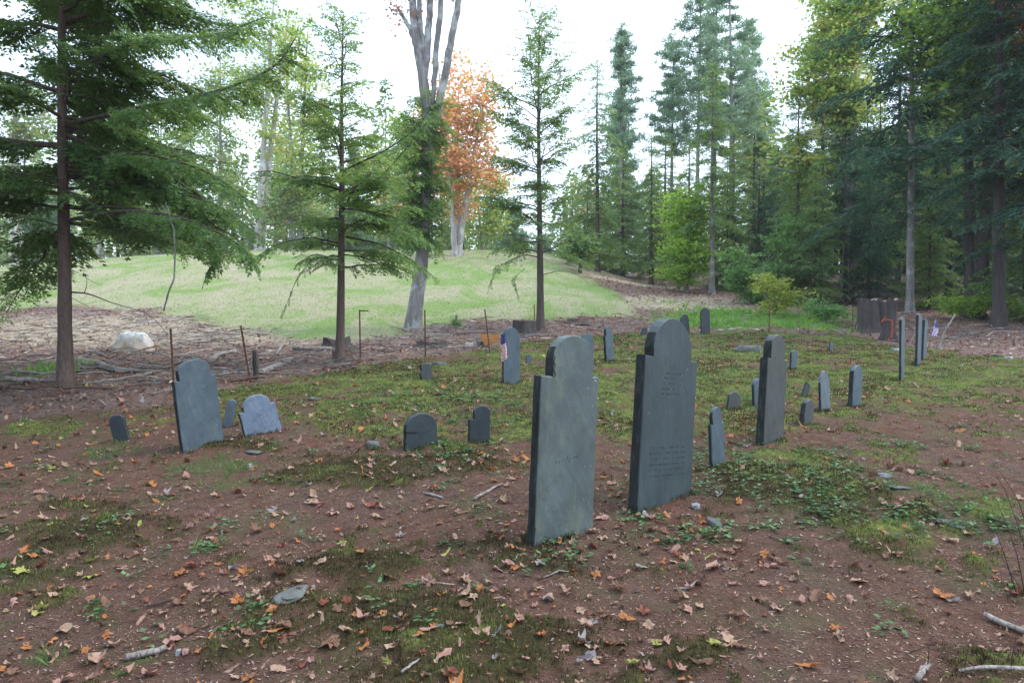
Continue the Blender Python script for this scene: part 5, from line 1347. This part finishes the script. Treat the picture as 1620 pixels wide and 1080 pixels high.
# ------------------------------------------------------------------ white pines
def pine(px, D, toppy, label, seed, r=.2, Rm=2.6, zb=.35, dens=1.0, group=None, base=None):
    rs = np.random.RandomState(seed); c = base if base is not None else far(px, D); H = P(px, toppy, c.y).z - c.z
    e = empty('pine_tree', c, 0, label, 'pine tree', group)
    tb, path = trunk_buf(H, r, seed, (rs.randn() * .3, 0), 9, 1.3); tb.build('trunk', MAT['bark_grey'], e)
    B = Buf(); P_ = []; 
    z = H * zb
    while z < H - .3:
        t = (z / H - zb) / (1 - zb); L0 = Rm * (1 - t) ** .7 * min(1, .6 + 2 * t)
        for k in range(rs.randint(3, 6)):
            a = rs.rand() * 6.28; L = L0 * rs.uniform(.35, 1.2) + .15; h = np.array([math.cos(a), math.sin(a), 0]); n = 6; s = np.linspace(0, 1, n)
            pts = np.array([0, 0, z]) + h * (s * L)[:, None]; pts[:, 2] += L * (.05 * s + .28 * s * s * rs.uniform(.2, 1.4))
            B.tube(pts, np.linspace(.012 + .012 * L, .006, n), 4, cap=False)
            for q_ in range(int((3 + 5 * L) * dens)):
                f = rs.uniform(.3, 1.05); p = np.array([np.interp(f, s, pts[:, j]) for j in range(3)]) + rs.randn(3) * [.22, .22, .07] * L * .8
                P_.append((p, rs.rand()))
        z += H * .028 * rs.uniform(.6, 1.4)
    for k in range(8): P_.append((np.array([0, 0, H - k * .12]) + rs.randn(3) * .06 * k, .5))
    B.build('branches', MAT['bark_grey'], e)
    pc = np.array([p for p, _ in P_]); cl = np.array([q for _, q in P_]); K = 26
    pc = np.repeat(pc, K, 0); n = len(pc); d = unit(rs.randn(n, 3) + [0, 0, .5]); L = rs.uniform(.14, .30, n)[:, None] * (D / 45); s = unit(np.cross(d, rs.randn(n, 3))) * .028 * (D / 45)
    pc = pc + rs.randn(n, 3) * [.12, .12, .05]
    C = Buf(); C.quads(np.stack([pc, pc + d * L * .5 + s, pc + d * L, pc + d * L * .5 - s], 1), rs.rand(n), np.repeat(cl, K))
    C.build('crown', MAT['pine'], e, smooth=False)
    return e
pine(1000, 45, 42, 'tall white pine with leaning lower trunk at the head of the path', 71, .26, 1.9, .5, base=Gz(976, 432) + Vector((.4, 0, 0)))
pine(1062, 50, 58, 'slim pointed pine second from the path, shorter than its tall neighbours', 72, .18, 2.2, .5)
pine(1102, 47, -30, 'tall pale pine with long bare stem, nearest the slim pointed one', 73, .2, 2.6, .45, .8)
pine(1128, 50, -80, 'tallest hazy pine in the middle of the pine group', 74, .22, 2.8, .42, .8)
pine(1158, 46, -60, 'tall open pine leaning a little beside the hazy tallest one', 75, .24, 3.0, .4, .8)
pine(1185, 54, 40, 'wide topped pine at the side of the group nearest the yellow maple', 76, .22, 2.6, .4, .9)
pine(985, 58, 135, 'short dark topped pine behind the path head', 77, .16, 2.2, .2)
pine(560, 70, 230, 'distant dark pine on the skyline behind the young hemlock', 78, .2, 2.8, .1, 1.2)
pine(640, 66, 250, 'distant pine on the skyline beside the forked maple trunk', 79, .2, 2.6, .1, 1.2)
pine(812, 64, 330, 'small distant pine below the slender see through hemlock', 80, .12, 2.2, .05, 1)
pine(300, 75, 240, 'distant pine on the skyline above the boulder', 81, .2, 3, .1, 1.2)
pine(70, 66, 260, 'distant pine beside the broad pale trunk', 82, .2, 3, .1, 1.2)
pine(860, 70, 375, 'tiny distant pine top over the lawn crest', 83, .12, 1.8, .05, 1)

# ------------------------------------------------------------------ woodland hemlocks
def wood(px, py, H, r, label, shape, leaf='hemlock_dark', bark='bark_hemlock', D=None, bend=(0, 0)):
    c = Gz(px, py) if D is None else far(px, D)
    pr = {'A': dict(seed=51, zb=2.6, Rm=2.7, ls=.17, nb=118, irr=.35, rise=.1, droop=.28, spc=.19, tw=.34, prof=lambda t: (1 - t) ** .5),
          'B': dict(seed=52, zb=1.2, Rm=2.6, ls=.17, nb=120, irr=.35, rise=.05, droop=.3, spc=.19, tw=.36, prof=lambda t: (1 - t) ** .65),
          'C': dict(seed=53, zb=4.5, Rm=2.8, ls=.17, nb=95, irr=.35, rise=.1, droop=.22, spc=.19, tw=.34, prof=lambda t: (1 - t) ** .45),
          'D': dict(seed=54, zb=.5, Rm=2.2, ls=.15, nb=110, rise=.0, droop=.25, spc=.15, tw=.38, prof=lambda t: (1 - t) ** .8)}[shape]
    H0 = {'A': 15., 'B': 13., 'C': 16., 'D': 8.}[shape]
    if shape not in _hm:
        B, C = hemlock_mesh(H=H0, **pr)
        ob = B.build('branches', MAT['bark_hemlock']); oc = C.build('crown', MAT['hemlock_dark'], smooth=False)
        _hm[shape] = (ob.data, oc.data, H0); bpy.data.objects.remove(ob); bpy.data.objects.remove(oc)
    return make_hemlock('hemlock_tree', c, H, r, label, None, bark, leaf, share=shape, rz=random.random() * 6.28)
W = wood
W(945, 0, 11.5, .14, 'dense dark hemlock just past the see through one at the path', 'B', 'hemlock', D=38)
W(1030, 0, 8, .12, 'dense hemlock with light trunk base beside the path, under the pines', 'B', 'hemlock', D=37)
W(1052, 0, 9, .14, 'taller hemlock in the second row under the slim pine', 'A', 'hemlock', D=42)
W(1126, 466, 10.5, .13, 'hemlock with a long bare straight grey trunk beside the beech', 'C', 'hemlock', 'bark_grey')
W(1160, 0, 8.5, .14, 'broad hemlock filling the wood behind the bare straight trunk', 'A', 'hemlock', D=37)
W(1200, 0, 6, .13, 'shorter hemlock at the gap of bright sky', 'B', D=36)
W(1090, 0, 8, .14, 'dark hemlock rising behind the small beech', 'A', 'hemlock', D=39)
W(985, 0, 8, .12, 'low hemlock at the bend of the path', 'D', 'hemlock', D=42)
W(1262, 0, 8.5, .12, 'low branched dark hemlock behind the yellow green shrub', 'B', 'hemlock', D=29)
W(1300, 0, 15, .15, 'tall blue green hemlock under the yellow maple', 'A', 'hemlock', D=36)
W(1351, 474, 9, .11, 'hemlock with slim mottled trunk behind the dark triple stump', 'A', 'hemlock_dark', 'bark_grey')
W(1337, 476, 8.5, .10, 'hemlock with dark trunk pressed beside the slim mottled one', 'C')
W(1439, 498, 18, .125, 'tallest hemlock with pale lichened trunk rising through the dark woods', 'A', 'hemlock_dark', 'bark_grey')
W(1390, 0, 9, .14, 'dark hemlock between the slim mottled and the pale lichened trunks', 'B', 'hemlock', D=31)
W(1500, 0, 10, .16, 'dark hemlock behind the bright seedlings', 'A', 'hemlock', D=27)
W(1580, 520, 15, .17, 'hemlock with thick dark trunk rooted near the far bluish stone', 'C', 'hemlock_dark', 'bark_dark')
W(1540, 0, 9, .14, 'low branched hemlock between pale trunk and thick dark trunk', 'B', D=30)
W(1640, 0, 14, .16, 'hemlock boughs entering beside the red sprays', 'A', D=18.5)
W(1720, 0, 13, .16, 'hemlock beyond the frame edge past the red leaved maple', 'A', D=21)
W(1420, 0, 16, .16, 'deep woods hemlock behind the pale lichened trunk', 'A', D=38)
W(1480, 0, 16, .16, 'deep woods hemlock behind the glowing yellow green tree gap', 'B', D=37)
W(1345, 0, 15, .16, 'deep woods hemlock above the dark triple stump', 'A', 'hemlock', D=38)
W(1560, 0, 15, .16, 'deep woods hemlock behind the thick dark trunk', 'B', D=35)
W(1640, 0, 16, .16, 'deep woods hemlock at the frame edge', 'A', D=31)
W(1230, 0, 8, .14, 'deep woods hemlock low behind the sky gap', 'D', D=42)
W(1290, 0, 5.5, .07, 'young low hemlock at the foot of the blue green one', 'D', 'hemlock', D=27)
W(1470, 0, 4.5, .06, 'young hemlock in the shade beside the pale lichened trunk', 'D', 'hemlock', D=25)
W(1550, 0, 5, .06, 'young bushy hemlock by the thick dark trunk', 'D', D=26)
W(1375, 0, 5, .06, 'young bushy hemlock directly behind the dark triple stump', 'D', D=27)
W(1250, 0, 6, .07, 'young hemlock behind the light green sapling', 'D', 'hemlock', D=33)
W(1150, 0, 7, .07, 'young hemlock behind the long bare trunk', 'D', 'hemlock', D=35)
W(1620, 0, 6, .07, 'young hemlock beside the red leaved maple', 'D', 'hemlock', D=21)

# unseen hemlocks added behind the photographer to shade the stones and graveyard
for i, (bx, by, bh, sh) in enumerate([(-10, -3, 14, 'B'), (-7, -7, 15, 'B'), (-13, 2.5, 14, 'B'), (-3, -10, 15, 'B'), (-16, -4, 15, 'A'), (-11, -11, 15, 'B'), (2, -13, 15, 'A'), (-14.5, 7, 13, 'B')]):
    make_hemlock('hemlock_tree', Vector((bx, by, float(hz(bx, by)))), bh, .16, 'hemlock added for shade behind the viewpoint, outside the picture', 'added unseen hemlocks behind the viewpoint', 'bark_hemlock', 'hemlock_dark', share=sh, rz=i * 1.3)

# far forest seen through and under the trees: one mass
b = Buf(); rs = np.random.RandomState(77); bt = Buf()
for i in range(215):
    if i < 70: D = rs.uniform(48, 70); px = rs.uniform(1180, 1750)
    elif i < 100: D = rs.uniform(70, 90); px = rs.uniform(880, 1250)
    elif i < 130: D = rs.uniform(80, 100); px = rs.uniform(-200, 880)
    else: D = rs.uniform(66, 100); px = rs.uniform(-250, 790)
    x_ = (px - CX) / F * D; z_ = float(hz(x_, D)); Ht = rs.uniform(9, 15) if px > 1180 else (rs.uniform(9, 16) if i < 130 else rs.uniform(13, 24) * (1 if px < 640 else .62)); Rr = rs.uniform(2, 3.5)
    bt.tube([(x_, D, z_ - .3), (x_, D, z_ + Ht * .9)], [.18, .04], 5)
    n = 900; t = rs.rand(n); rr = Rr * (1 - t) ** .6 * rs.rand(n) ** .5; a = rs.rand(n) * 6.28
    p = np.stack([x_ + rr * np.cos(a), D + rr * np.sin(a), z_ + .8 + Ht * t - .2 * rr], 1); d = unit(np.stack([np.cos(a), np.sin(a), rs.randn(n) * .4 - .3], 1)); s = unit(np.cross(d, rs.randn(n, 3) * .4 + [0, 0, 1.0]))
    L = rs.uniform(.35, .8, n)[:, None]; b.quads(np.stack([p, p + d * L * .5 + s * L * .25, p + d * L, p + d * L * .5 - s * L * .25], 1), rs.rand(n), np.full(n, rs.rand()))
w = empty('far_woods', (0, 0, 0), 0); tag(w, 'distant mixed woods closing the view behind the nearer trees', 'woods', kind='stuff')
b.build('foliage', MAT['mixed'], w, smooth=False); bt.build('trunks', MAT['bark_dark'], w)
tag(w.children[0], kind='stuff'); tag(w.children[1], kind='stuff')

# hanging dead branch caught in the boughs
y0 = 8.2
limb('hanging_branch', [P(259, 492, y0), P(266, 465, y0), P(276, 440, y0), P(278, 400, y0), P(276, 365, y0), P(270, 345, y0), P(263, 320, y0)], [.010, .010, .011, .009, .008, .006, .004], MAT['bark_grey'], 'dead crooked branch hanging down from the big hemlock boughs', 'branch', forks=[(.7, (.12, 0, .1)), (.8, (.2, .0, .12))])

# bare thin stems near the lower corner
y0 = 3.4
c = Gz(1600, 1000); e = empty('bare_bush', c, 0, 'thin leafless dark stems of a bush at the lower corner', 'bush')
b = Buf()
def ln(pts, r):
    q = [P(a, b_, yy) - c for a, b_, yy in pts]; b = Buf(); b.tube(q, np.linspace(r, r * .4, len(q)), 4); b.build('stem', MAT['twig'], e)
ln([(1625, 985, 3.4), (1608, 930, 3.4), (1592, 880, 3.4), (1578, 842, 3.4)], .004)
ln([(1628, 960, 3.4), (1612, 880, 3.45), (1595, 830, 3.5), (1574, 782, 3.5)], .0035)
ln([(1632, 900, 3.4), (1612, 830, 3.5), (1592, 775, 3.6), (1578, 755, 3.6)], .0035)
ln([(1632, 850, 3.3), (1612, 790, 3.4), (1583, 745, 3.4)], .003)
ln([(1623, 940, 3.4), (1600, 905, 3.4), (1586, 880, 3.4)], .0025)
ln([(1466, 1085, 2.75), (1471, 1050, 2.75), (1473, 1020, 2.75)], .004)
ln([(1522, 1085, 2.75), (1530, 1050, 2.75), (1537, 1018, 2.75)], .004)
ln([(1601, 1085, 2.75), (1604, 1045, 2.75), (1610, 1008, 2.75)], .004)
ln([(1440, 1035, 2.8), (1475, 1022, 2.78), (1560, 1016, 2.75), (1630, 1008, 2.75)], .002)

# ------------------------------------------------------------------ camera, light, sky
cam = bpy.data.cameras.new('camera'); co_ = bpy.data.objects.new('camera', cam); COL.objects.link(co_)
cam.sensor_width = 36; cam.lens = 24.0; cam.clip_end = 1200; cam.clip_start = .05
co_.location = (0, 0, CAMZ); co_.rotation_euler = (R(90) - math.atan((540 - CY) / F), 0, 0)
SC.camera = co_
SUN_EL, SUN_AZ = R(52), R(80)     # azimuth clockwise from +Y
sun = bpy.data.lights.new('sun', 'SUN'); so = bpy.data.objects.new('sun', sun); COL.objects.link(so)
sun.energy = 1.1; sun.angle = R(22); sun.color = (1, .97, .93)
d = Vector((math.sin(SUN_AZ) * math.cos(SUN_EL), math.cos(SUN_AZ) * math.cos(SUN_EL), math.sin(SUN_EL)))
so.rotation_euler = d.to_track_quat('Z', 'Y').to_euler(); so.location = (0, 0, 30)
w = bpy.data.worlds.new('World'); SC.world = w; w.use_nodes = True
nt = w.node_tree; bg = nt.nodes['Background']; sky = nt.nodes.new('ShaderNodeTexSky'); sky.sky_type = 'NISHITA'; sky.sun_disc = False
sky.sun_elevation = SUN_EL; sky.sun_rotation = SUN_AZ; sky.air_density = 1.0; sky.dust_density = 3.0
# thin bright cloud over most of the sky
tc = nt.nodes.new('ShaderNodeTexCoord'); mp = nt.nodes.new('ShaderNodeMapping'); mp.inputs['Scale'].default_value = (1, 1, 2.2)
nz = nt.nodes.new('ShaderNodeTexNoise'); nz.inputs['Scale'].default_value = 2.2; nz.inputs['Detail'].default_value = 5
cr = nt.nodes.new('ShaderNodeValToRGB'); cr.color_ramp.elements[0].position = .3; cr.color_ramp.elements[0].color = (.25, .25, .25, 1); cr.color_ramp.elements[1].position = .6; cr.color_ramp.elements[1].color = (.95, .95, .95, 1)
mx = nt.nodes.new('ShaderNodeMix'); mx.data_type = 'RGBA'; mx.inputs[7].default_value = (7.5, 9.0, 11.0, 1)
nt.links.new(tc.outputs['Generated'], mp.inputs[0]); nt.links.new(mp.outputs[0], nz.inputs['Vector']); nt.links.new(nz.outputs['Fac'], cr.inputs[0]); nt.links.new(cr.outputs[0], mx.inputs[0])
nt.links.new(sky.outputs[0], mx.inputs[6]); nt.links.new(mx.outputs[2], bg.inputs[0]); bg.inputs['Strength'].default_value = .13
hzb = bpy.data.meshes.new('haze'); X, Y0, Y1, Z0, Z1 = 180., -172., 182., -8., 48.
bb = Buf(); bb.box((0, (Y0 + Y1) / 2, (Z0 + Z1) / 2), (2 * X, Y1 - Y0, Z1 - Z0))
hm = bpy.data.materials.new('haze'); hm.use_nodes = True; hn = hm.node_tree; hn.nodes.remove(hn.nodes['Principled BSDF'])
pv = hn.nodes.new('ShaderNodeVolumePrincipled'); pv.inputs['Color'].default_value = (.93, .96, 1, 1); pv.inputs['Density'].default_value = .0006
hn.links.new(pv.outputs[0], hn.nodes['Material Output'].inputs['Volume'])
tag(bb.build('haze', hm, None, False), kind='stuff'); SC.cycles.volume_bounces = 1
SC.view_settings.view_transform = 'Standard'; SC.view_settings.look = 'None'; SC.view_settings.exposure = 1.08; SC.view_settings.gamma = 1
SC.cycles.max_bounces = 7; SC.cycles.diffuse_bounces = 3; SC.cycles.glossy_bounces = 2; SC.cycles.transmission_bounces = 3; SC.cycles.use_denoising = True
